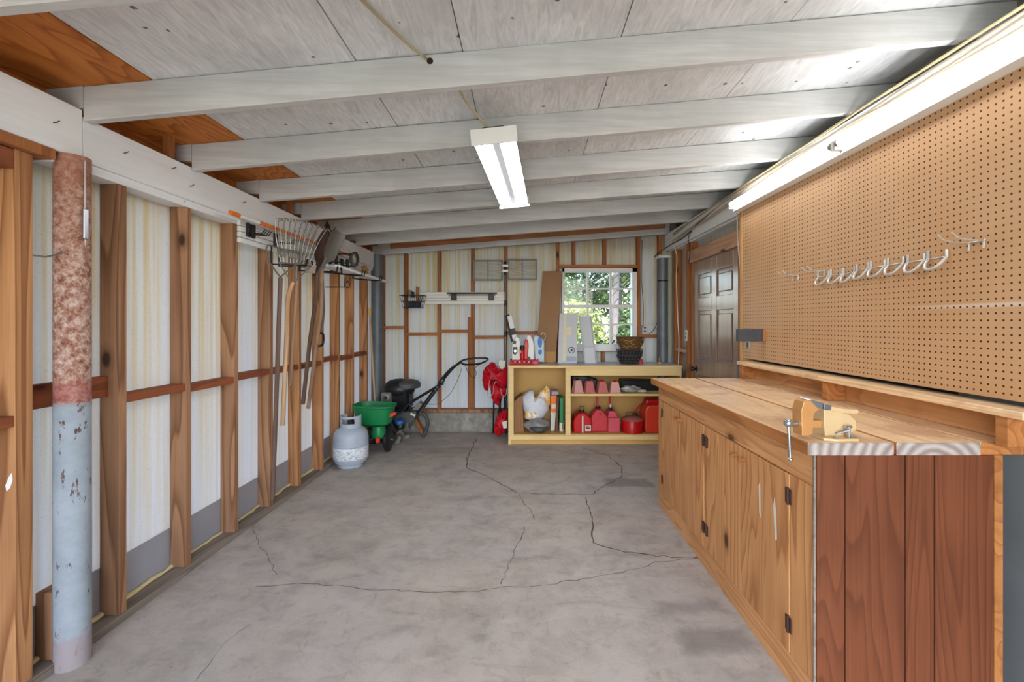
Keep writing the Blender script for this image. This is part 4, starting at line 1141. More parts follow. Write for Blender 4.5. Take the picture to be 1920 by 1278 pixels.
for s in (-.17, .17):
    pth = [P(742, 771, Y), P(780, 748, Y), P(822, 722, Y), P(829, 712, Y), P(846, 692, Y), P(860, 681, Y)]
    pth = [Vector((p.x, Y + s, p.z)) for p in pth]
    mb().tube(smoothpath(pth, 4), .0125, 8).build('handlebar', M['blackm'], tl)
    mb().tube([Vector((P(788, 0, Y).x, Y + s * .9, P(0, 770, Y).z)), Vector((P(806, 0, Y).x, Y + s * .95, P(0, 745, Y).z)), Vector((P(820, 0, Y).x, Y + s, P(0, 726, Y).z))], .012, 8).build('brace', M['blackm'], tl)
    mb().lathe([(.012, -.02), (.02, -.018), (.02, .018), (.012, .02)], (P(824, 0, Y).x, Y + s, P(0, 722, Y).z), 10, 'y').build('clamp_knob', M['black'], tl)
hp = [Vector((P(860, 0, Y).x, Y - .17, P(0, 681, Y).z)), P(871, 674, Y - .19), P(900, 671, Y - .2), P(914, 672, Y - .15), P(912, 676, Y + .10), P(897, 682, Y + .17), P(872, 683, Y + .18), Vector((P(860, 0, Y).x, Y + .17, P(0, 681, Y).z))]
mb().tube(smoothpath(hp, 4), .011, 8).build('grip_loop', M['black'], tl)
mb().tube(smoothpath([P(872, 684, Y - .1), P(878, 698, Y - .1), P(887, 708, Y - .1), P(893, 700, Y - .1), P(891, 690, Y - .1), P(903, 680, Y - .1)], 5), .0035, 6).build('clutch_lever', M['blackm'], tl)
mb().tube(smoothpath([P(866, 690, Y - .1), P(858, 712, Y - .12), P(846, 735, Y - .12), P(833, 748, Y - .1), P(820, 757, Y - .05), P(800, 757, Y)], 5), .003, 6).build('control_cable', M['cable_k'], tl)

# ---- small engine unit with blue cap
se = thing('string_trimmer', 'small black petrol trimmer engine with a blue cap on the floor beside the tiller', 'trimmer', (-1.42, 4.98, 0))
q = P(727, 801, 4.97); Z = Matrix.Rotation(-.5, 4, 'Y')
MM = Matrix.Translation((q.x, 4.97, q.z)) @ Z
mb().box(-.10, .09, -.08, .08, -.10, .10, bev=.02, M=MM).build('engine_block', M['black'], se)
for k in range(5): mb().box(-.06 + k * .026, -.05 + k * .026, -.092, -.0805, -.06, .06, bev=.002, M=MM).build('cooling_fin', M['darkgray'], se)
mb().box(-.02, .03, -.105, -.0925, -.025, .025, bev=.004, M=MM).build('starter_badge', M['dullsteel'], se)
q2 = P(750, 790, 4.93)
mb().lathe([(.045, 0), (.052, .006), (.052, .034), (.044, .044), (.01, .048)], (q2.x, 4.93, q2.z - .02), 20, M=Matrix.Rotation(.2, 3, 'X')).build('air_cleaner_cap', M['bluecap'], se)
mb().lathe([(.04, 0), (.046, .01), (.046, .05), (.04, .06)], (q2.x + .005, 4.93, q2.z - .085), 18).build('air_cleaner', M['black'], se)
mb().prism([(P(737, 0, 4.9).x, .012), (P(742, 0, 4.9).x, .0), (P(748, 0, 4.9).x, .005), (P(752, 0, 4.9).x, .07), (P(749, 0, 4.9).x, .10), (P(744, 0, 4.9).x, .06)], .06, 'xz', 4.90, bev=.006).build('shaft_guard', M['dullsteel'], se)
mb().box(-.05, .02, -.06, .06, -.165, -.092, bev=.01, M=MM).build('fuel_tank', M['darkgray'], se)

# ---- wood scrap leaning on curb
wp = mb().bar(P(777, 778, 5.43), P(797, 816, 5.30), .03, .09, (0, 1, 0), bev=.002).build('wood_offcut', M['stud_o'])
tag(wp, 'short pine offcut leaning on the concrete curb behind the tiller', 'offcut')

# ---- broom handle in corner
bh = thing('broom', 'wooden broom handle with a yellow grip leaning in the back left corner', 'broom', (-1.66, 5.2, 0))
a = P(704, 765, 4.98); b = P(693, 588, 5.02)
b0 = a + (a - b) * .30
mb().tube([(b0.x, b0.y, .16), a, b], .011, 10).build('handle', M['ash2'], bh)
mb().tube([b, b + Vector((-.003, .003, .06))], .014, 10).build('grip', M['yellow'], bh)
mb().hexa([(b0.x - .10, b0.y - .02, 0), (b0.x + .10, b0.y - .02, 0), (b0.x + .10, b0.y + .02, 0), (b0.x - .10, b0.y + .02, 0), (b0.x - .06, b0.y - .018, .155), (b0.x + .06, b0.y - .018, .155), (b0.x + .06, b0.y + .018, .155), (b0.x - .06, b0.y + .018, .155)]).build('bristles', M['ruststeel'], bh)

# ---- folded red camp chair
rc = thing('folding_chair', 'folded red camp chair leaning by the left end of the storage bench', 'folding chair', (-.34, 5.2, 0))
Y = 5.17
for (x0_, x1_, dy) in ((925, 927, -.02), (936, 940, .03), (948, 944, -.05), (930, 946, .08)):
    mb().tube([P(x0_, 808, Y + dy), P(x1_, 700, Y + dy + .05)], .010, 8).build('leg', M['blackm'], rc)
    mb().blob(P(x0_, 810, Y + dy), (.016, .016, .016), 8, 6).build('foot', M['black'], rc)
def cloth(poly, y, d, name, mat, par, bulge=.05, seed=1, noise=.012, fold_=1.0):
    # puffed outline: triangulated fan lofted to a raised ridge
    rnd = random.Random(seed); B = mb(); B.smooth = True
    n = len(poly); pts = [Vector((u, 0, v)) for u, v in poly]
    cc = sum(pts, Vector()) / n
    fine = []
    for i in range(n):
        p, q = pts[i], pts[(i + 1) % n]
        for j in range(4): fine.append(p.lerp(q, j / 4))
    m = len(fine); rings = []
    for sgn in (1, -1):
        rr = []
        for k, (f, h) in enumerate(((1, 0), (.88, .55), (.62, .85), (.32, 1))):
            if sgn == -1 and k == 0: rr.append(rings[0][0]); continue
            ring = []
            for i, p in enumerate(fine):
                q = cc + (p - cc) * f
                fold = fold_ * (math.sin(i * 1.7 + k) * .22 + math.sin(i * .63 + seed) * .25) + (1 - fold_) * .10 * math.sin(q.z * 95 + q.x * 30)
                ring.append(B.bm.verts.new((q.x + rnd.uniform(-1, 1) * noise * .3, y - sgn * (bulge * h * (1 + fold)), q.z)))
            rr.append(ring)
        for a_, b_ in zip(rr, rr[1:]):
            for i in range(m): B.bm.faces.new((a_[i], a_[(i + 1) % m], b_[(i + 1) % m], b_[i]))
        B.bm.faces.new(rr[-1])
        rings.append(rr)
    return B.build(name, mat, par)
def pp(lst, y): return [(P(a, b, y).x, P(a, b, y).z) for a, b in lst]
cloth(pp([(922, 678), (928, 680), (934, 690), (942, 692), (951, 686), (951, 720), (942, 728), (935, 718), (926, 708), (918, 712), (914, 733), (908, 730), (904, 712), (905, 696), (912, 686)], Y - .10), Y - .10, 0, 'seat_fabric', M['redfab'], rc, .07, 3)
cloth(pp([(914, 708), (928, 712), (936, 722), (950, 726), (948, 740), (938, 748), (936, 762), (928, 756), (921, 745), (920, 728)], Y - .04), Y - .04, 0, 'back_fabric', M['redfab'], rc, .045, 5)
cloth(pp([(938, 772), (946, 768), (951, 770), (951, 800), (944, 812), (935, 818), (927, 812), (926, 800), (930, 784)], Y - .09), Y - .09, 0, 'storage_pouch', M['redfab'], rc, .05, 8)
for k, pth in enumerate(([(918, 710), (916, 728), (914, 738), (918, 744), (924, 738), (926, 722), (930, 714)], [(939, 728), (940, 738), (945, 743), (949, 738), (950, 728)])):
    mb().tube(smoothpath([P(a_, b_, Y - .175) for a_, b_ in pth], 4), .0035, 6).build('piping', M['pink'], rc)
mb().hexa([P(941, 791, Y - .155), P(950.5, 788, Y - .155), P(950.5, 802, Y - .155), P(944, 803, Y - .155)] + [P(941, 791, Y - .16), P(950.5, 788, Y - .16), P(950.5, 802, Y - .16), P(944, 803, Y - .16)]).build('label_patch', M['offwhite'], rc)
mb().prism(pp([(937, 674), (948, 676), (947, 688), (940, 692), (934, 682)], Y - .02), .03, 'xz', Y - .04, bev=.004).build('carry_tag', M['offwhite'], rc)

# ---- things in the storage bench
ZB = .1125
Yc = 5.05
def sp3(px, y): return P(px, 0, y).x
for k, (a_, b_, h, tl_) in enumerate(((963.5, 968.5, 748, 0), (969, 974, 744, 1), (973.5, 979, 741, 2))):
    o = mb().prism([(sp3(a_, 5.0), ZB), (sp3(b_, 5.0) + .02, ZB), (sp3(b_, 5.0), P(0, h, 5).z), (sp3(a_, 5.0), P(0, h + 4, 5).z)], .22, 'xz', 5.0 + k * .01, bev=.003).build('paper_bag', M['paperbag'])
    tag(o, ['folded brown paper bag closest to the left side of the storage bench', 'folded brown paper bag second from the left side of the storage bench', 'folded brown paper bag touching the white sack'][k], 'paper bag', 'folded paper bags in the storage bench')
cg = thing('poly_bag', 'clear plastic bag of dark grey pieces under the white sack', 'plastic bag', (.2, 5.0, ZB))
qa = P(1007, 0, 4.99)
mb().blob((qa.x, 5.02, ZB + .076), (.140, .085, .068), 34, 18, .16, seed=4).build('bag', M['clearbag'], cg)
mb().blob((qa.x + .02, 4.975, ZB + .050), (.105, .068, .042), 18, 10, .15, seed=9).build('contents', M['darkgray'], cg)
ws = thing('fertilizer_sack', 'white sack with yellow print, its top twisted, in the storage bench', 'sack', (.17, 5.05, ZB + .1))
cloth(pp([(976, 747), (979, 742), (993, 731), (1000, 732), (998, 742), (1005, 746), (1014, 738), (1024, 745), (1030, 757), (1029, 770), (1020, 783), (1010, 791), (992, 788), (983, 778), (978, 762)], 5.1), 5.16, 0, 'sack_body', M['bagwhite'], ws, .10, 2, .012, .18)
cloth(pp([(1005, 745), (1014, 733), (1027, 720), (1031, 732), (1032, 757), (1027, 760), (1018, 745)], 5.1), 5.08, 0, 'twisted_top', M['sackprint'], ws, .035, 6)
mb().blob(P(997, 780, 5.05) + Vector((0, .035, 0)), (.085, .03, .045), 18, 10, .25).build('yellow_print', M['sackprint'], ws)
ob = thing('seed_box', 'orange and white cardboard packet upright in the storage bench', 'box', (.33, 5.1, ZB))
xa_, xb_ = sp3(1032.5, 5.1), sp3(1044, 5.1)
mb().box(xa_, xb_, 5.08, 5.28, P(0, 772, 5.1).z, P(0, 741, 5.1).z, bev=.002).build('upper_half', M['orange'], ob, label='orange printed upper half')
mb().box(xa_, xb_, 5.08, 5.28, ZB, P(0, 772, 5.1).z - .0003, bev=.002).build('lower_half', M['offwhite'], ob, label='white lower half')
mb().box(xa_ + .008, xb_ - .008, 5.0785, 5.0797, P(0, 765, 5.1).z, P(0, 757, 5.1).z).build('print_band', M['offwhite'], ob)
gb = thing('grass_seed_bag', 'narrow green packet with a cream foot standing right of the orange box', 'packet', (.4, 5.1, ZB))
xa_, xb_ = sp3(1049, 5.05), sp3(1056.5, 5.05)
mb().box(xa_, xb_, 5.05, 5.30, P(0, 792, 5.05).z, P(0, 746, 5.05).z, bev=.004).build('upper_half', M['green'], gb)
mb().box(xa_, xb_, 5.05, 5.30, ZB, P(0, 792, 5.05).z - .0003, bev=.004).build('lower_half', M['cream'], gb, label='cream printed foot')
mb().box(xb_ - .014, xb_ - .005, 5.047, 5.0497, ZB + .02, ZB + .10).build('print_band', M['darkgray'], gb)
bb = mb().prism([(sp3(1041, 5.0), ZB), (sp3(1045.5, 5.0), ZB), (sp3(1048, 5.0), P(0, 745, 5).z), (sp3(1044.5, 5.0), P(0, 745, 5).z)], .25, 'xz', 5.0, bev=.002).build('folder', M['ruststeel'])
bb.data.materials[0] = plain('brown_cover', srgb(110, 72, 58), .7)
tag(bb, 'thin brown folder wedged between the orange and green packets', 'folder')
gt = mb().box(sp3(1033, 5.15), sp3(1047, 5.15), 5.09, 5.27, P(0, 740.5, 5.1).z, P(0, 733, 5.1).z, bev=.008).build('folded_bag', M['ltblue'])
gt.data.materials[0] = plain('mauve_grey_plastic', srgb(168, 160, 176), .5)
tag(gt, 'folded mauve-grey plastic bag lying on top of the orange box', 'bag')

ZS = .5625
pots = ((1072.5, 1093, 712, 'pink', 'palest pink upturned plastic pot, leftmost on the bench shelf'), (1093.5, 1115, 713, 'pink2', 'rose upturned plastic pot with a dark streak, second on the bench shelf'), (1117, 1140, 714, 'red2', 'brightest red upturned plastic pot, third on the bench shelf'), (1140.5, 1164, 715, 'pink', 'pale pink upturned plastic pot, rightmost of four on the bench shelf'))
for k, (a_, b_, t_, m_, lab) in enumerate(pots):
    y = 4.995
    X0, X1 = sp3(a_, y), sp3(b_, y); zt = P(0, t_, y).z; w = (X1 - X0) / 2; xc = (X0 + X1) / 2
    t = thing('plastic_pot', lab, 'pot', (xc, y, ZS), 'upturned pots on the bench shelf')
    R_ = Matrix.Translation((xc, y, 0)) @ Matrix.Rotation(.30 - .1 * k, 4, 'Z')
    w *= .90; u = w * .60; h_ = ZS + .012
    mt = M['pink2'] if k == 2 else M[m_]
    mb().hexa([R_ @ Vector(q) for q in ((-w, -w, ZS), (w, -w, ZS), (w, w, ZS), (-w, w, ZS), (-u, -u, zt), (u, -u, zt), (u, u, zt), (-u, u, zt))], bev=.006).build('pot_body', mt, t)
    mb().box(-w * 1.05, w * 1.05, -w * 1.05, w * 1.05, ZS, h_, bev=.003, M=R_).build('rim', mt, t)
    mb().blob((xc, y, zt + .006), (w * .35, w * .3, .012), 10, 6).build('knob', M['black'] if k in (0, 1) else M['red'], t)
mb_ = mb().prism([(sp3(1072, 5.15), ZS), (sp3(1115, 5.15), ZS), (sp3(1120, 5.15), ZS + .13), (sp3(1095, 5.15), ZS + .175), (sp3(1072, 5.15), ZS + .17)], .14, 'xz', 5.12, bev=.01).build('black_case', M['black'])
tag(mb_, 'black plastic case behind the left two pots on the bench shelf', 'case')
mb_ = mb().prism([(sp3(1166, 5.1), ZS), (1.69, ZS), (1.69, ZS + .11), (sp3(1168, 5.1), ZS + .125)], .18, 'xz', 5.15, bev=.008).build('black_case', M['black'])
tag(mb_, 'long flat black case at the right of the bench shelf', 'case')
t = thing('poly_bag', 'crumpled clear bag of small parts on the right of the bench shelf', 'plastic bag', (1.13, 5.0, ZS))
mb().blob((sp3(1183, 5.0), 5.02, ZS + .036), (.105, .07, .036), 20, 10, .25, seed=5).build('bag', M['clearbag'], t).data.materials[0] = plain('cloudy_poly_bag', srgb(190, 186, 178), .35, 0, .5, .5, 40)
mb().blob((sp3(1203, 5.0), 5.0, ZS + .018), (.055, .05, .018), 14, 8, .25, seed=6).build('bag_corner', M['offwhite'], t)

# fuel cans
def canbody(name, pts, y, d, mat, par, bev=.012): return mb().prism(pts, d, 'xz', y, bev=bev).build(name, mat, par)
y = 4.98
t = thing('fuel_can', 'bright red fuel can with a white stripe and label, leftmost in the storage bench', 'fuel can', (sp3(1092, y), y, ZB))
canbody('body', [(sp3(1076, y), ZB), (sp3(1109, y), ZB), (sp3(1110, y), ZB + .12), (sp3(1107, y), ZB + .17), (sp3(1097, y), ZB + .222), (sp3(1087, y), ZB + .222), (sp3(1078, y), ZB + .17), (sp3(1075, y), ZB + .12)], y, .20, M['red'], t, .014)
mb().box(sp3(1091, y), sp3(1094, y), y - .004, y - .0003, ZB + .003, ZB + .19, bev=.001).build('stripe', M['offwhite'], t)
mb().box(sp3(1097, y), sp3(1108, y), y - .003, y - .0003, ZB + .02, ZB + .085, bev=.001).build('label', M['offwhite'], t)
mb().box(sp3(1098, y), sp3(1106, y), y - .0045, y - .0031, ZB + .045, ZB + .065).box(sp3(1098, y), sp3(1104, y), y - .0045, y - .0031, ZB + .07, ZB + .078).build('label_print', M['darkgray'], t)
mb().tube([(sp3(1092, y), y + .07, ZB + .215), (sp3(1092, y), y + .07, ZB + .25)], .027, 14).build('neck', M['black'], t)
mb().tube([(sp3(1092, y), y + .07, ZB + .25), (sp3(1092, y), y + .07, ZB + .285)], .024, 12).build('cap', M['yellow'], t).data.materials[0] = plain('printed_cap', srgb(170, 130, 90), .6, 0, .8, .3, 90)
t = thing('fuel_can', 'dusty red fuel can with rounded shoulders and a tall spout, second from left', 'fuel can', (sp3(1124, y), y, ZB))
y = 5.02
canbody('body', [(sp3(1109, y), ZB), (sp3(1140, y), ZB), (sp3(1140.5, y), ZB + .15), (sp3(1136, y), ZB + .20), (sp3(1128, y), ZB + .25), (sp3(1120, y), ZB + .25), (sp3(1112, y), ZB + .20), (sp3(1108.5, y), ZB + .15)], y, .18, M['red2'], t, .016)
mb().tube([(sp3(1124, y), y + .08, ZB + .245), (sp3(1124, y), y + .08, ZB + .275)], .024, 12).build('collar', M['black'], t)
mb().tube([(sp3(1122, y), y + .08, ZB + .275), (sp3(1122, y), y + .09, ZB + .41)], [.012, .010], 10).build('spout', M['red2'], t)
mb().tube(smoothpath([(sp3(1124, y), y - .004, ZB + .215), (sp3(1126, y), y - .01, ZB + .205), (sp3(1125, y), y - .005, ZB + .195)], 3), .006, 8).build('vent_cap', M['red'], t)
t = thing('fuel_can', 'faded pink-red square fuel can with a peaked top, third from left', 'fuel can', (sp3(1150, y), y, ZB))
y = 4.99
canbody('body', [(sp3(1140.5, y), ZB), (sp3(1162.5, y), ZB), (sp3(1162.5, y), ZB + .165), (sp3(1140.5, y), ZB + .165)], y, .20, M['pinkred'], t, .008)
canbody('peak', [(sp3(1141, y), ZB + .1655), (sp3(1160, y), ZB + .1655), (sp3(1154, y), ZB + .235), (sp3(1143, y), ZB + .235)], y + .03, .16, M['pinkred'], t, .008)
mb().tube([(sp3(1147.5, y), y + .09, ZB + .235), (sp3(1147.5, y), y + .09, ZB + .27)], .021, 12).build('collar', M['black'], t)
mb().tube([(sp3(1147.5, y), y + .09, ZB + .27), (sp3(1147.5, y), y + .09, ZB + .31)], .014, 10).build('cap', M['offwhite'], t)
mb().tube([(sp3(1146.5, y), y + .10, ZB + .31), (sp3(1146.5, y), y + .10, ZB + .41)], .010, 10).build('spout', M['red'], t)
t = thing('fuel_can', 'round red metal fuel can with a wire handle and slanting spout', 'fuel can', (sp3(1186, 5.1), 5.1, ZB))
xc, yc = sp3(1185.5, 5.03), 5.035
mb().lathe([(.116, ZB), (.122, ZB + .006), (.122, ZB + .13), (.118, ZB + .138), (.11, ZB + .155), (.06, ZB + .178), (.03, ZB + .182)], (xc, yc, 0), 40).build('body', M['red'], t)
mb().lathe([(.1225, ZB + .05), (.124, ZB + .053), (.1225, ZB + .056)], (xc, yc, 0), 40).build('rib', M['red'], t)
mb().lathe([(.1205, ZB + .1385), (.1115, ZB + .1560), (.0615, ZB + .179), (.0300, ZB + .184), (.02, ZB + .184)], (xc, yc, 0), 40).build('dusty_lid', plain('dusty_red_lid', srgb(170, 100, 84), .8, 0, .4), t)
mb().tube(smoothpath([(xc - .075, yc - .02, ZB + .172), (xc - .07, yc - .02, ZB + .215), (xc - .05, yc - .02, ZB + .222), (xc + .04, yc - .02, ZB + .215), (xc + .06, yc - .02, ZB + .178)], 3), .003, 6).build('handle', M['ruststeel'], t)
mb().lathe([(.02, ZB + .183), (.024, ZB + .187), (.024, ZB + .20), (.016, ZB + .212)], (xc + .03, yc, 0), 14).build('cap', M['black'], t)
mb().tube([(xc + .03, yc, ZB + .205), (xc + .05, yc - .02, ZB + .26), (xc + .085, yc - .03, ZB + .32)], [.011, .008, .006], 8).build('spout', M['red'], t)
t = thing('fuel_can', 'largest orange-red fuel can, at the right behind the workbench corner', 'fuel can', (sp3(1226, 5.0), 5.0, ZB))
y = 4.96
canbody('body', [(sp3(1212, y), ZB), (sp3(1245, y), ZB), (sp3(1247, y), ZB + .03), (sp3(1247, y), ZB + .27), (sp3(1240, y), ZB + .31), (sp3(1215, y), ZB + .31), (sp3(1210, y), ZB + .26), (sp3(1209.5, y), ZB + .03)], y, .26, M['orangered'], t, .02)
canbody('upper_handle', [(sp3(1213, y), ZB + .311), (sp3(1240, y), ZB + .311), (sp3(1238, y), ZB + .37), (sp3(1216, y), ZB + .37)], y + .06, .14, M['red'], t, .015)
mb().tube([(sp3(1238, y), y - .012, ZB + .06), (sp3(1241, y), y - .012, ZB + .15), (sp3(1242, y), y - .012, ZB + .33)], [.014, .010, .008], 8).build('spout', M['cream'], t)

# ---- on top of the storage bench
ZT = .8772
y = 4.985
t = thing('tool_tray', 'red plastic tool tray at the left end of the storage bench', 'tray', (0, y, ZT))
xa_, xb_ = sp3(956.5, y), sp3(1009.5, y)
B = mb().box(xa_, xb_, y - .01, y + .17, ZT, ZT + .012, bev=.003).box(xa_, xb_, y - .01, y, ZT + .012, ZT + .055, bev=.002).box(xa_, xb_, y + .16, y + .17, ZT + .012, ZT + .055, bev=.002).box(xa_, xa_ + .01, y, y + .16, ZT + .012, ZT + .055).box(xb_ - .01, xb_, y, y + .16, ZT + .012, ZT + .055)
B.build('tray_body', M['redfab'], t)
for k in range(9): mb().blob((xa_ + .03 + k * .026, y - .012, ZT + .035), (.008, .004, .007), 8, 6).build('emboss', M['offwhite'] if k % 2 else M['black'], t)
mb().box(xb_ - .07, xb_ + .006, y - .02, y + .05, ZT + .0, ZT + .05, bev=.012).build('latch', M['pinkred'], t)
t = thing('hedge_trimmer', 'white and black hedge trimmer standing on end with its long blade leaning left', 'hedge trimmer', (-.12, 5.05, ZT))
y = 5.09
mb().prism(pp([(960, 675), (978, 675), (978, 650), (974, 634), (968, 630), (961, 641), (960, 655)], y), .07, 'xz', y - .02, bev=.008).build('housing', M['white'], t)
mb().prism(pp([(961, 662), (966, 665), (970, 660), (970, 650), (962, 650)], y), .012, 'xz', y - .034, bev=.003).build('trigger_guard', M['black'], t)
mb().prism(pp([(962, 644), (967, 645), (968, 639), (963, 638)], y), .012, 'xz', y - .034, bev=.003).build('switch', M['black'], t)
mb().lathe([(.014, 0), (.018, .004), (.014, .012)], P(966, 658, y - .046), 14, 'y').build('badge', M['steel'], t)
mb().bar(P(966, 636, y + .04), P(955, 592, y + .12), .055, .02, (0, 1, 0), bev=.004).build('blade_cover', M['white'], t)
mb().bar(P(962, 640, y + .06), P(951, 590, y + .135), .05, .018, (0, 1, 0), bev=.003).build('blade', M['black'], t)
mb().bar(P(963.5, 627, y + .045), P(961, 616, y + .07), .058, .024, (0, 1, 0), bev=.003).build('blade_label', M['darkgray'], t)
t = thing('spray_bottle', 'red bottle with a black cap beside the hedge trimmer', 'bottle', (-.02, 5.0, ZT + .012))
xc = sp3(979.5, 5.03)
mb().lathe([(.026, ZT + .013), (.028, ZT + .02), (.028, ZT + .145), (.022, ZT + .16)], (xc, 5.03, 0), 20).build('bottle_body', M['red'], t)
mb().lathe([(.023, ZT + .16), (.031, ZT + .165), (.029, ZT + .20), (.020, ZT + .218), (.006, ZT + .22)], (xc, 5.03, 0), 20).build('cap', M['black'], t)
mb().box(xc - .033, xc - .012, 4.994, 5.004, ZT + .13, ZT + .165, bev=.003).build('trigger', M['orange'], t)
t = thing('spray_bottle', 'white spray jug with a red side panel in the red tray', 'bottle', (.06, 5.04, ZT + .012))
mb().prism(pp([(986, 674), (1001, 674), (1002, 650), (1000, 640), (994, 628), (989, 628), (987, 638)], 5.05), .06, 'xz', 5.03, bev=.01).build('jug_body', M['white'], t)
mb().prism(pp([(983, 674), (989, 674), (991, 648), (990, 638), (986, 634), (983, 642), (985, 655)], 5.05), .05, 'xz', 5.0, bev=.008).build('side_panel', M['red'], t)
mb().tube(smoothpath([P(992, 628, 5.06), P(994, 622, 5.06), P(998, 626, 5.06), P(998, 632, 5.06)], 4), .005, 8).build('hose', M['pinkred'], t)
mb().lathe([(.014, 0), (.016, .01), (.010, .02)], P(992, 671, 5.02), 12, 'y').build('nozzle', M['black'], t)
t = thing('detergent_jug', 'pale blue and white jug with blue print right of the red tray', 'jug', (.11, 5.14, ZT))
mb().prism(pp([(1004, 679), (1021, 679), (1021, 642), (1017, 634), (1010, 630), (1004, 628), (1000, 632), (1002, 655)], 5.12), .09, 'xz', 5.14, bev=.012).build('jug_body', M['ltblue'], t)
B = mb(); B.lathe([(.001, 0), (.026, .001), (.028, .005), (.02, .008)], P(1012.5, 641, 5.12) , 20, 'y', sx=.85, sy=2.2); B.build('blue_label', M['blue'], t)
mb().prism(pp([(1010, 656), (1016, 656), (1016, 663), (1012, 665), (1009, 662)], 5.12), .006, 'xz', 5.131, bev=.001).build('blue_mark', M['blue'], t)
mb().tube(smoothpath([P(1015, 628, 5.15), P(1017, 623, 5.15), P(1022, 626, 5.15), P(1022, 634, 5.15), P(1019, 639, 5.15)], 4), .0045, 8).build('handle_loop', M['offwhite'], t)

def lean(poly_bottom, poly_top, yb_, yt_, th, name, mat, par=None):
    (bl, br, bz), (tl2, tr2, tz) = poly_bottom, poly_top
    B = mb().hexa([(bl, yb_, bz), (br, yb_, bz), (br, yb_ + th, bz), (bl, yb_ + th, bz), (tl2, yt_, tz), (tr2, yt_, tz), (tr2, yt_ + th, tz), (tl2, yt_ + th, tz)], bev=.002)
    return B.build(name, mat, par)
t = thing('cardboard_box', 'tall flat brown cardboard box leaning against the wall left of the window', 'box', (.25, 5.3, ZT))
lean((sp3(1004, 5.27), sp3(1041, 5.27), ZT), (sp3(1018, 5.42), sp3(1055, 5.42), P(0, 508, 5.42).z), 5.27, 5.42, .05, 'carton', M['cardboard'], t)
lean((sp3(1004, 5.27) + .01, sp3(1041, 5.27) - .004, ZT + .002), (sp3(1004, 5.27) + .025, sp3(1041, 5.27) + .012, ZT + .13), 5.266, 5.278, .002, 'end_flap', M['cardboard2'], t, ) 
mb().tube([P(1016, 540, 5.41), P(1015, 548, 5.41), P(1016, 556, 5.41)], .003, 5).build('string', M['cream'], t)
t = thing('long_white_box', 'pale grey long box with a round black emblem and cream tape left of the window', 'box', (.46, 5.3, ZT))
yb_, yt_ = 5.20, 5.33
BZ, TZ = ZT, P(0, 587, yt_).z
lean((sp3(1046, yb_), sp3(1082, yb_), BZ), (sp3(1049, yt_), sp3(1083, yt_), TZ), yb_, yt_, .06, 'carton', M['greybox'], t)
def onface(px, py, off=-.0012):    # point on the leaning front face
    for _ in range(12):
        y = yb_ if _ == 0 else y
        z = P(px, py, y).z; y = yb_ + (yt_ - yb_) * (z - BZ) / (TZ - BZ)
    return P(px, py, y + off)
def patchq(pxs, name, mat): mb().hexa([onface(*p) for p in pxs] + [onface(*p, -.003) for p in pxs]).build(name, mat, t)
patchq([(1055, 676), (1061, 676), (1062, 589), (1057, 589)], 'tape', M['cream'])
patchq([(1060, 628), (1072, 628), (1072, 613), (1061, 613)], 'tape', M['cream'])
patchq([(1062, 677), (1081, 677), (1081, 668), (1062, 668)], 'printed_band', plain('grey_blue_print', srgb(170, 180, 200), .6))
ec = onface(1071.5, 656); dn = Vector((0, (yt_ - yb_), (TZ - BZ))).normalized()
mb().tube([ec + Vector((math.cos(k * PI / 12) * .036, 0, 0)) + dn * math.sin(k * PI / 12) * .036 + Vector((0, -.003, 0)) for k in range(24)], .0035, 6, closed=True).build('emblem_ring', M['black'], t)
mb().tube([ec + Vector((-.016, -.003, 0)) - dn * .018, ec + Vector((.016, -.003, 0)) + dn * .018], .003, 6).build('emblem_pen', M['black'], t)
mb().tube([ec + Vector((.002, -.003, 0)) - dn * .012, ec + Vector((.010, -.003, 0)) + dn * .004], .005, 6).build('emblem_pen', M['black'], t)
t = thing('long_white_box', 'open-ended white channel box leaning at a slant in front of the window', 'box', (.60, 5.3, ZT))
lean((sp3(1096, 5.2), sp3(1118, 5.2), ZT), (sp3(1085, 5.36), sp3(1108, 5.36), P(0, 591, 5.36).z), 5.205, 5.365, .006, 'back_face', M['greybox'], t)
for e in (0, 1):
    b0_ = sp3(1096 if e == 0 else 1116.5, 5.2); t0_ = sp3(1085 if e == 0 else 1106.5, 5.36)
    lean((b0_, b0_ + .01, ZT), (t0_, t0_ + .01, P(0, 591, 5.36).z), 5.165, 5.325, .04, 'side_flange', M['greybox'], t)
lean((sp3(1096, 5.2) + .01, sp3(1116, 5.2), ZT + .001), (sp3(1092, 5.25) + .01, sp3(1112.5, 5.25), ZT + .19), 5.17, 5.20, .004, 'front_flap', M['greybox'], t)
mb().box(sp3(1086, 5.34), sp3(1107, 5.34), 5.325, 5.362, P(0, 591, 5.36).z - .02, P(0, 591, 5.36).z - .003).build('end_cap', M['white'], t)

# pots with nest-like liner
t = thing('wire_basket_planter', 'black wire hanging basket holding a brown fibre liner on the storage bench', 'planter', (1.23, 5.15, ZT))
xc, y = sp3(1180, 5.14), 5.14
n = 22
B = mb()
for k in range(n):
    a = 2 * PI * k / n
    B.tube([(xc + r * math.cos(a + tw), y + r * math.sin(a + tw), ZT + h) for r, h, tw in ((.105, .004, 0), (.125, .04, .1), (.148, .10, .2), (.150, .165, .32))], .0028, 5)
for r, h in ((.105, .004), (.118, .028), (.134, .06), (.148, .10), (.150, .165)):
    B.tube([(xc + r * math.cos(a * PI / 14), y + r * math.sin(a * PI / 14), ZT + h) for a in range(28)], .0038, 5, closed=True)
B.build('wire_frame', M['darkgray'], t)
mb().lathe([(.09, .006), (.112, .04), (.135, .10), (.138, .15)], (xc, y, ZT), 26, jit=.02).build('dark_liner', plain('charcoal_liner', srgb(58, 56, 54), .8, 0, .7, .3, 40), t)
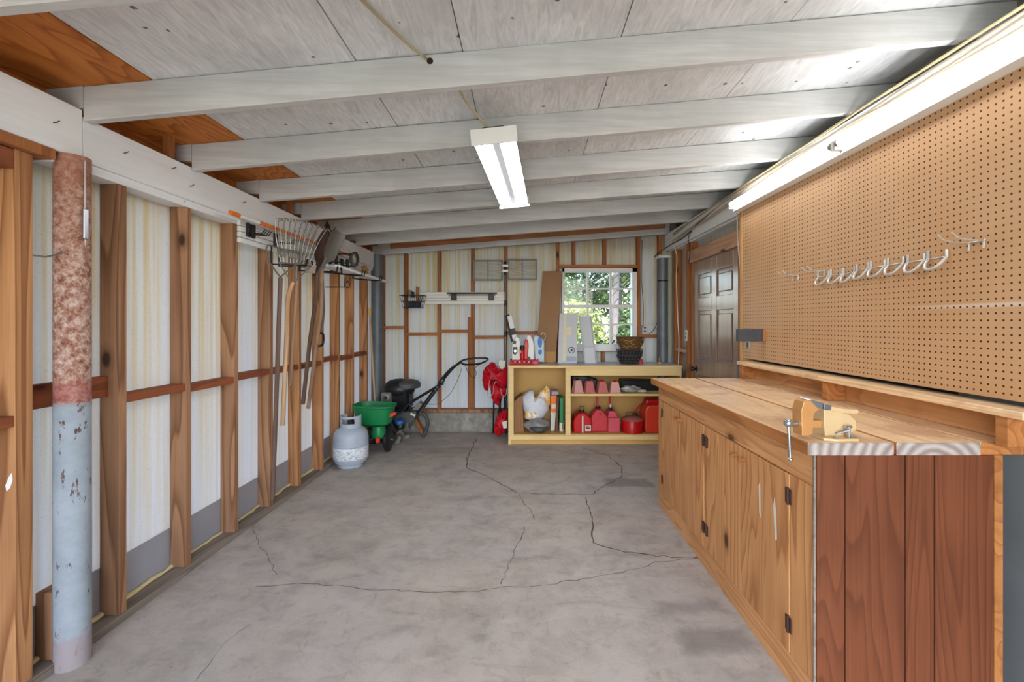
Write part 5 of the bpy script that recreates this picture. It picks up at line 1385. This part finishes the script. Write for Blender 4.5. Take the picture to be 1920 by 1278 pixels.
mb().lathe([(.085, .151), (.11, .17), (.145, .23), (.162, .305), (.165, .31), (.158, .308), (.135, .23), (.06, .17)], (xc + .01, y, ZT), 30, jit=.015).build('fibre_liner', M['bowlbrown'], t)
B = mb(); r_ = random.Random(3)
for k in range(40):
    a = r_.uniform(0, 2 * PI); h = r_.uniform(.19, .28); rr = .118 + (h - .17) * .36
    B.tube([(xc + .01 + rr * math.cos(a), y + rr * math.sin(a), ZT + h), (xc + .01 + (rr + .006) * math.cos(a + .2), y + (rr + .006) * math.sin(a + .2), ZT + h + r_.uniform(-.03, .03)), (xc + .01 + rr * math.cos(a + .4), y + rr * math.sin(a + .4), ZT + h + r_.uniform(-.03, .03))], .003, 4)
B.build('dry_strands', plain('dry_grass', srgb(190, 150, 92), .8), t, kind='stuff')
mb().lathe([(.03, 0), (.036, .04), (.034, .05)], (xc + .12, y - .02, ZT), 14).build('small_pot', M['ruststeel'], t).data.materials[0] = M['red2']
fg = thing('brass_fitting', 'tiny brass fitting standing at the right end of the storage bench', 'fitting', (1.65, 5.15, ZT))
mb().lathe([(.022, 0), (.02, .015), (.008, .02), (.007, .05), (.012, .056), (.004, .068)], (sp3(1236.5, 5.15), 5.15, ZT), 14).build('fitting_body', M['brass'], fg)

# ---- slatted grey panels + pole
def louver(px0, px1, py0, py1, label):
    y = 5.47; a = P(px0, py1, y); b = P(px1, py0, y)
    t = thing('slatted_panel', label, 'panel', ((a.x + b.x) / 2, y, a.z), 'grey slatted panels on the back wall')
    for (u0, u1, v0, v1) in ((a.x, b.x, a.z, a.z + .018), (a.x, b.x, b.z - .018, b.z)):
        mb().box(u0, u1, y - .012, y + .012, v0, v1, bev=.002).build('rail', M['louver'], t)
    for x in (a.x, (a.x + b.x) / 2 - .006, b.x - .02):
        mb().box(x, x + (.02 if x != (a.x + b.x) / 2 - .006 else .012), y - .014, y + .010, a.z + .0185, b.z - .0185, bev=.002).build('stile', M['louver'], t)
    n = 6
    for k in range(n):
        z = a.z + .02 + (b.z - a.z - .045) * (k + .5) / n
        mb().box(a.x + .02, b.x - .02, y - .006, y + .006, z - .0065, z + .0065, M=None, bev=.002).build('slat', M['slat'], t)
louver(887, 943, 487, 526, 'grey slatted metal panel left of the long pole on the back wall')
louver(952, 1007, 485, 525, 'grey slatted metal panel right of the long pole on the back wall')
t = thing('extension_pole', 'long metal extension pole standing upright behind the red camp chair', 'pole', (-.24, 5.42, 0))
mb().tube([P(950, 772, 5.38) * 1, P(948, 688, 5.41)], .011, 10).build('lower_tube', M['darkgray'], t)
mb().tube([(P(950, 0, 5.38).x, 5.38, .01), P(950, 772, 5.38)], .011, 10).build('foot_tube', M['black'], t)
mb().tube([P(948, 688, 5.41), P(947.5, 560, 5.435), P(947, 515, 5.44)], .0105, 10).build('upper_tube', M['dullsteel'], t)
for py in (625, 567): mb().tube([P(948, py + 6, 5.425), P(948, py - 4, 5.427)], .017, 10).build('clamp', M['black'], t)
mb().tube([P(947, 515, 5.44), P(947, 490, 5.44)], .017, 10).build('socket', M['black'], t)
for py in (508, 498): mb().box(P(942, 0, 5.43).x, P(953, 0, 5.43).x, 5.415, 5.428, P(0, py + 2, 5.43).z, P(0, py - 2, 5.43).z).build('bracket', M['galv'], t)

# ---- back wall rail, magnetic rack, wire basket
t = thing('slat_rail', 'white grooved storage rail on the back wall', 'rail', (-.77, 5.48, 1.6))
a = P(786, 570, 5.475); b = P(948, 547, 5.475)
for k in range(4):
    h = (b.z - a.z) / 4
    mb().box(a.x, b.x - .01, 5.478, 5.4985, a.z + k * h + .003, a.z + (k + 1) * h - .003, bev=.003).build('slat', M['white'], t)
mb().box(a.x + .002, b.x - .012, 5.4988, 5.4998, a.z, b.z).build('backing', M['galv'], t)
t = thing('tool_bar', 'black bar rack hooked on the white rail of the back wall', 'rack', (-.65, 5.45, 1.68))
a = P(838, 551, 5.45); b = P(932, 548, 5.45)
mb().box(a.x, b.x, 5.43, 5.465, a.z, a.z + .018, bev=.003).build('bar', M['black'], t)
mb().box(a.x + .02, b.x - .02, 5.432, 5.46, a.z - .02, a.z - .012, bev=.001).build('ledge', M['dullsteel'], t)
for px in (851, 921):
    mb().box(P(px - 5, 0, 5.45).x, P(px + 5, 0, 5.45).x, 5.425, 5.4775, P(0, 563, 5.45).z, a.z - .0005, bev=.004).build('bracket', M['black'], t)
def basket(px0, px1, py0, py1, y0, y1, name, label, cat, fill):
    a = P(px0, py1, y0); b = P(px1, py0, y0)
    t = thing(name, label, cat, ((a.x + b.x) / 2, (y0 + y1) / 2, a.z))
    w = (b.x - a.x)
    def rim(z, ins, r=.004): return mb().tube([(a.x + ins, y0 + ins * .5, z), (b.x - ins, y0 + ins * .5, z), (b.x - ins, y1, z), (a.x + ins, y1, z)], r, 6, closed=True)
    rim(b.z, 0, .005).build('rim', M['black'], t); rim(a.z, w * .13).build('base_ring', M['black'], t); rim((a.z + b.z) / 2, w * .065, .003).build('mid_ring', M['black'], t)
    B = mb()
    for k in range(12):
        f = k / 11
        B.tube([(a.x + w * f, y0, b.z), (a.x + w * .13 + w * .74 * f, y0 + w * .065, a.z)], .0022, 5)
    for k in range(12):
        f = k / 11
        B.tube([(a.x + w * .13 + w * .74 * f, y0 + w * .065, a.z), (a.x + w * .13 + w * .74 * f, y1, a.z), (a.x + w * f, y1, b.z)], .0022, 5)
    B.build('wires', M['black'], t)
    return t, a, b
t, a, b = basket(749, 793, 553, 576, 5.28, 5.46, 'wire_basket', 'black wire basket of small tools at the left end of the back wall rail', 'basket', None)
cxb = (a.x + b.x) / 2
o = mb().prism([(cxb - .07, a.z + .008), (cxb + .09, a.z + .008), (cxb + .09, a.z + .07), (cxb - .07, a.z + .06)], .10, 'xz', 5.32, bev=.01).build('work_gloves', plain('dark_blue_cloth', srgb(58, 60, 86), .8)); tag(o, 'dark blue folded gloves in the black wire basket on the back wall', 'gloves')
o = mb().box(cxb - .05, cxb + .05, 5.31, 5.36, a.z + .072, a.z + .12, bev=.008).build('brush', M['offwhite']); tag(o, 'pale brush lying on the gloves in the wire basket', 'brush')
for k, (dx, h, m_, lab) in enumerate(((-.05, .21, 'dullsteel', 'grey hand tool standing at the left in the wire basket'), (-.02, .19, 'black', 'black hand tool standing in the middle of the wire basket'), (.04, .25, 'paperbag', 'brown glove sticking up at the right of the wire basket'))):
    o = mb().prism([(cxb + dx - .016, a.z + .05), (cxb + dx + .016, a.z + .05), (cxb + dx + .03, a.z + h), (cxb + dx - .01, a.z + h + .01)], .03, 'xz', 5.38 + .0 * k, bev=.005).build('hand_tool', M[m_]); tag(o, lab, 'hand tool')

# ---- left wall rail and what hangs on it
t = thing('slat_rail', 'white grooved storage rail under the left header', 'rail', (-1.81, 3.9, 1.93))
for (ya_, yb_) in ((2.79, 3.98), (3.985, 5.15)):
    for k in range(4):
        mb().box(-1.8195, -1.797, ya_, yb_, 1.858 + k * .036, 1.890 + k * .036, bev=.003).build('slat', M['white'], t)
def hook(y, z, L, label, w=.03):
    t = thing('rail_hook', label, 'hook', (-1.79, y, z), 'black hooks on the left wall rail')
    mb().box(-1.7965, -1.780, y - w / 2, y + w / 2, z - .045, z + .045, bev=.005).build('clip', M['black'], t)
    for dy in (-w / 3, w / 3):
        mb().tube([(-1.785, y + dy, z - .02), (-1.785 + L * .8, y + dy, z - .028), (-1.785 + L, y + dy, z + .0)], .0035, 6).build('prong', M['blackm'], t)
hook(2.86, 1.95, .11, 'black clip hook nearest the camera on the left wall rail', .035)
hook(2.91, 1.95, .11, 'second black clip hook from the camera on the left wall rail', .035)
hook(3.17, 1.945, .14, 'black clip hook beside the rake wires on the left wall rail', .04)
for k in range(6):
    hook(3.80 + k * .13, 1.93 + (.012 if k % 2 else 0), .10, ['first', 'second', 'third', 'fourth', 'fifth', 'sixth'][k] + ' black hook from the camera in the row above the white strips', .045)
# orange pole
op = thing('pruning_pole', 'bright orange pole lying along the hooks of the left wall rail', 'pole', (-1.72, 3.3, 1.99))
a = Q(432, 398, -1.72); b = Q(652, 477, -1.72)
mb().tube([a.lerp(b, .16), b], .0125, 12).build('shaft', M['orange'], op)
mb().tube([a, a.lerp(b, .045)], .0135, 12).build('end_cap', M['orange'], op)
mb().tube([a.lerp(b, .045), a.lerp(b, .16)], .0128, 12).build('white_label', M['white'], op)
mb().tube([b, b + (b - a).normalized() * .08], .010, 8).build('tip', M['ruststeel'], op)
# U-shaped tool holder
hb = thing('tool_holder', 'black U-shaped tool holder carrying the rakes and shovels', 'holder', (-1.75, 3.4, 1.75))
for (ya_, x_) in ((3.13, -1.55), (3.52, -1.50)):
    mb().tube([(-1.797, ya_, 1.90), (-1.797, ya_, 1.765), (x_, ya_, 1.755), (x_, ya_ + .02, 1.80)], .007, 8).build('arm', M['blackm'], hb)
    mb().tube([(-1.797, ya_ + .10, 1.90), (-1.797, ya_ + .10, 1.765), (x_, ya_ + .10, 1.755), (x_, ya_ + .08, 1.80)], .007, 8).build('arm', M['blackm'], hb)

def handle(pts, r, mat, par, name='handle'): return mb().tube(smoothpath(pts, 4), r, 10).build(name, M[mat], par)
# leaf rake: wire tines
lr = thing('leaf_rake', 'wire leaf rake hung head up with long bent tines, its grey handle hanging down', 'rake', (-1.66, 3.2, 1.78))
nt = 19
B0 = Vector((-1.681, 3.02, 1.761)); B1 = Vector((-1.535, 3.18, 1.762))
T0 = Vector((-1.692, 3.00, 2.045)); T1 = Vector((-1.480, 3.28, 2.030))
for i in range(nt):
    f = i / (nt - 1)
    b_ = B0.lerp(B1, f * .86 + .05); t_ = T0.lerp(T1, f)
    t_.z += .02 * math.sin(PI * f)
    mid = b_.lerp(t_, .6) + Vector((-.004, -.012, 0))
    pts = [b_, mid, t_, t_ + Vector((.022, -.012, .012)), t_ + Vector((.045, -.03, -.012))]
    mb().tube(smoothpath(pts, 4), .0028, 6).build('tine', M['dullsteel'] if i % 2 else M['galv'], lr)
mb().tube([B0 + Vector((0, -.004, 0)), B1 + Vector((0, -.004, 0))], .006, 8).build('crossbar', M['dullsteel'], lr)
mb().tube([B0.lerp(T0, .28) + Vector((0, -.008, 0)), B1.lerp(T1, .28) + Vector((-.02, -.008, 0))], .005, 8).build('spreader_bar', M['dullsteel'], lr)
sc_ = B0.lerp(B1, .45)
mb().tube([B0, sc_ + Vector((-.015, .01, -.14))], .004, 6).tube([B1, sc_ + Vector((-.015, .01, -.14))], .004, 6).build('brace', M['dullsteel'], lr)
handle([sc_ + Vector((-.015, .01, -.13)), Q(540, 560, -1.645), Q(537, 640, -1.66), Q(530, 797, -1.70)], .0145, 'ash2', lr)
# bow rake
br_ = thing('bow_rake', 'short-toothed steel bow rake hanging nearest the camera', 'rake', (-1.70, 3.1, 1.8))
A0 = Q(524, 466, -1.66); A1 = Q(563, 474, -1.50)
A1.y = A0.y + .06; A1.x = (563 - 985) * A1.y / F; A1.z = 1.35 + (605 - 473) * A1.y / F
mb().tube([A0, A1], .007, 8).build('head_bar', M['dullsteel'], br_)
for i in range(13):
    p = A0.lerp(A1, (i + .3) / 12.6)
    mb().tube([p, p + Vector((0, -.03, -.005)), p + Vector((0, -.036, -.055))], [.0045, .004, .0025], 6).build('tooth', M['dullsteel'], br_)
hc = Q(526, 520, -1.66)
mb().tube(smoothpath([A0, A0 + Vector((-.08, 0, .02)), A0 + Vector((-.085, .01, -.07)), hc], 5), .0055, 7).tube(smoothpath([A1, A1 + Vector((-.01, .01, -.06)), hc + Vector((.03, 0, .03)), hc], 5), .0055, 7).build('bow', M['dullsteel'], br_)
handle([hc, Q(523, 600, -1.67), Q(518, 750, -1.70), Q(511, 935, -1.745)], .0145, 'ash3', br_)
# hoe
ho = thing('garden_hoe', 'garden hoe with a long curved wooden handle hanging between the rakes and shovels', 'hoe', (-1.7, 3.4, 1.75))
q = Q(557, 500, -1.63)
mb().prism([(-.035, .0), (.04, 0), (.03, -.06), (-.035, -.05)], .004, 'xz', 0, M=Matrix.Translation(q + Vector((.085, .02, .015))) @ Matrix.Rotation(.25, 4, 'Z')).build('blade', plain('worn_tan_steel', srgb(150, 134, 122), .6, 0, .3), ho)
mb().tube(smoothpath([q + Vector((.09, .015, .02)), q + Vector((.04, 0, .035)), q, q + Vector((-.005, 0, -.10))], 4), .009, 8).build('neck', M['dullsteel'], ho)
handle([q + Vector((-.005, 0, -.09)), Q(553, 580, -1.64), Q(548, 650, -1.66), Q(544, 722, -1.69)], .014, 'ash', ho)
# shovels
def shovel(name, label, socket, tip, wdt, mat, hpts, hr, hm, dgrip=False, square=True, tilt=.3):
    t = thing(name, label, 'shovel', socket)
    s = Vector(socket); e = Vector(tip); d = (e - s); L = d.length; d.normalize()
    side = d.cross(Vector((tilt, 1, 0))).normalized(); nrm = side.cross(d)
    B = mb(); B.smooth = True
    rows = [(0, .25), (.12, .7), (.25, .95), (.6, 1), (.85, .98 if square else .75), (1, .92 if square else .1)]
    vv = []
    for f, w in rows:
        row = []
        for k in range(7):
            u = (k / 6 - .5) * 2
            row.append(s + d * L * f + side * (u * wdt / 2 * w) + nrm * (.022 * u * u * w - .01 * math.sin(PI * f)))
        vv.append(row)
    top = [[B.bm.verts.new(p) for p in r] for r in vv]; bot = [[B.bm.verts.new(p + nrm * .003) for p in r] for r in vv]
    for a_, b_, fl_ in ((top, None, 0), (bot, None, 1)):
        for i in range(len(rows) - 1):
            for k in range(6): B.bm.faces.new((a_[i][k], a_[i][k + 1], a_[i + 1][k + 1], a_[i + 1][k]))
    n_ = len(rows) - 1
    for i in range(n_):
        for k in (0, 6): B.bm.faces.new((top[i][k], top[i + 1][k], bot[i + 1][k], bot[i][k]))
    for k in range(6):
        for i in (0, n_): B.bm.faces.new((top[i][k], top[i][k + 1], bot[i][k + 1], bot[i][k]))
    B.build('blade', M[mat], t)
    mb().tube([s + d * .05, s - d * .10], [.012, .018], 10).build('socket', M[mat], t)
    handle([s - d * .06] + hpts, hr, hm, t)
    if dgrip:
        g_ = Vector(hpts[-1]); gd_ = (g_ - Vector(hpts[-2])).normalized()
        mb().tube(smoothpath([g_, g_ + Vector((0, -.045, 0)) + gd_ * .03, g_ + Vector((0, -.05, 0)) + gd_ * .11, g_ + Vector((0, .05, 0)) + gd_ * .11, g_ + Vector((0, .045, 0)) + gd_ * .03, g_], 4), .010, 8).build('grip', M['black'], t)
    return t
shovel('square_shovel', 'flat grey square-bladed shovel, front of the hanging shovels', P(609, 490, 3.42), P(634, 433, 3.33), .135, 'dullsteel',
       [P(603, 520, 3.46), P(602, 580, 3.50), P(594, 640, 3.53), P(578, 765, 3.60)], .015, 'ash')
shovel('round_shovel', 'dark rusty round-point shovel just left of the flat grey shovel', P(596, 494, 3.50), P(612, 430, 3.46), .09, 'ruststeel',
       [P(594, 520, 3.52), P(592, 560, 3.54), P(581, 640, 3.56), P(568, 757, 3.62)], .0155, 'ash3', square=False, tilt=-.6)
shovel('garden_spade', 'dark spade reaching highest behind the other shovels, with a black D grip', P(603, 488, 3.66), P(612, 414, 3.72), .14, 'ruststeel',
       [P(604, 530, 3.66), P(606, 580, 3.68), P(602, 622, 3.70)], .014, 'ash3', dgrip=True, square=False, tilt=.9)
# bundle of white strips on a wire rack
for k in range(5):
    xo = -1.75 + k * .047
    o = mb().hexa([(xo, 3.62 + .03 * (k % 2), 1.822 - .004 * k), (xo + .040, 3.62 + .03 * (k % 2), 1.816 - .004 * k), (xo + .040, 4.88 + .05 * (k % 3), 1.822 - .008 * k), (xo, 4.88 + .05 * (k % 3), 1.828 - .008 * k),
                   (xo, 3.62 + .03 * (k % 2), 1.846 - .004 * k), (xo + .040, 3.62 + .03 * (k % 2), 1.840 - .004 * k), (xo + .040, 4.88 + .05 * (k % 3), 1.846 - .008 * k), (xo, 4.88 + .05 * (k % 3), 1.852 - .008 * k)], bev=.003).build('white_strip', M['white'])
    tag(o, ['white trim strip lying against the wall in the bundle on the black brackets', 'second white trim strip from the wall on the black brackets', 'middle white trim strip in the bundle on the black brackets', 'fourth white trim strip from the wall on the black brackets', 'outermost white trim strip in the bundle on the black brackets'][k], 'trim strip', 'white trim strips on the black brackets')
for k, y in enumerate((4.10, 4.60)):
    t = thing('shelf_bracket', ['nearer black wire bracket under the white trim strips', 'farther black wire bracket under the white trim strips'][k], 'bracket', (-1.79, y, 1.8))
    for dy in (0, .06):
        mb().tube([(-1.797, y + dy, 1.90), (-1.794, y + dy, 1.812), (-1.60, y + dy, 1.795), (-1.515, y + dy, 1.790), (-1.505, y + dy, 1.84)], .0055, 7).build('arm', M['blackm'], t)
t = thing('wire_rack', 'square black wire loop hanging under the white trim strips', 'rack', (-1.75, 4.0, 1.7))
q0 = P(612, 541, 3.55)
mb().tube([P(611, 538, 3.75), P(611, 538, 3.76), P(646, 538, 3.95), P(647, 520, 3.96)], .005, 7).tube(smoothpath([P(647, 538, 3.96), P(653, 539, 3.96), P(655, 534, 3.96), P(652, 526, 3.96), P(649, 530, 3.96)], 4), .004, 7).build('loop', M['blackm'], t)
t = thing('wire_coil', 'coil of wire and cord hanging above the white trim strips', 'coil', (-1.62, 4.2, 1.9))
B = mb(); q = P(662, 487, 4.15)
for k in range(7):
    r = .05 + .006 * (k % 3)
    B.tube([q + Vector((.02 * math.cos(a * PI / 10) + .004 * k, r * math.cos(a * PI / 10) * .7, r * math.sin(a * PI / 10) + .002 * k)) for a in range(20)], .0035, 5, closed=True)
B.build('wire_turns', M['dullsteel'], t)
mb().tube(smoothpath([P(622, 480, 3.95), P(635, 476, 4.0), P(655, 476, 4.1), P(668, 473, 4.15), P(670, 485, 4.15), P(668, 495, 4.15)], 5), .006, 7).build('black_cord', M['cable_k'], t)
t = thing('work_gloves', 'tan leather glove lying at the far end of the white trim strips', 'gloves', (-1.62, 4.7, 1.84))
mb().blob(P(684, 508, 4.62) + Vector((0, 0, .0)), (.032, .05, .038), 14, 10, .12).build('palm', M['cardboard2'], t)
for k in range(4): mb().blob(P(684, 508, 4.62) + Vector((-.022 + .015 * k, -.02, .036)), (.008, .01, .022), 8, 6).build('finger', M['cardboard2'], t)
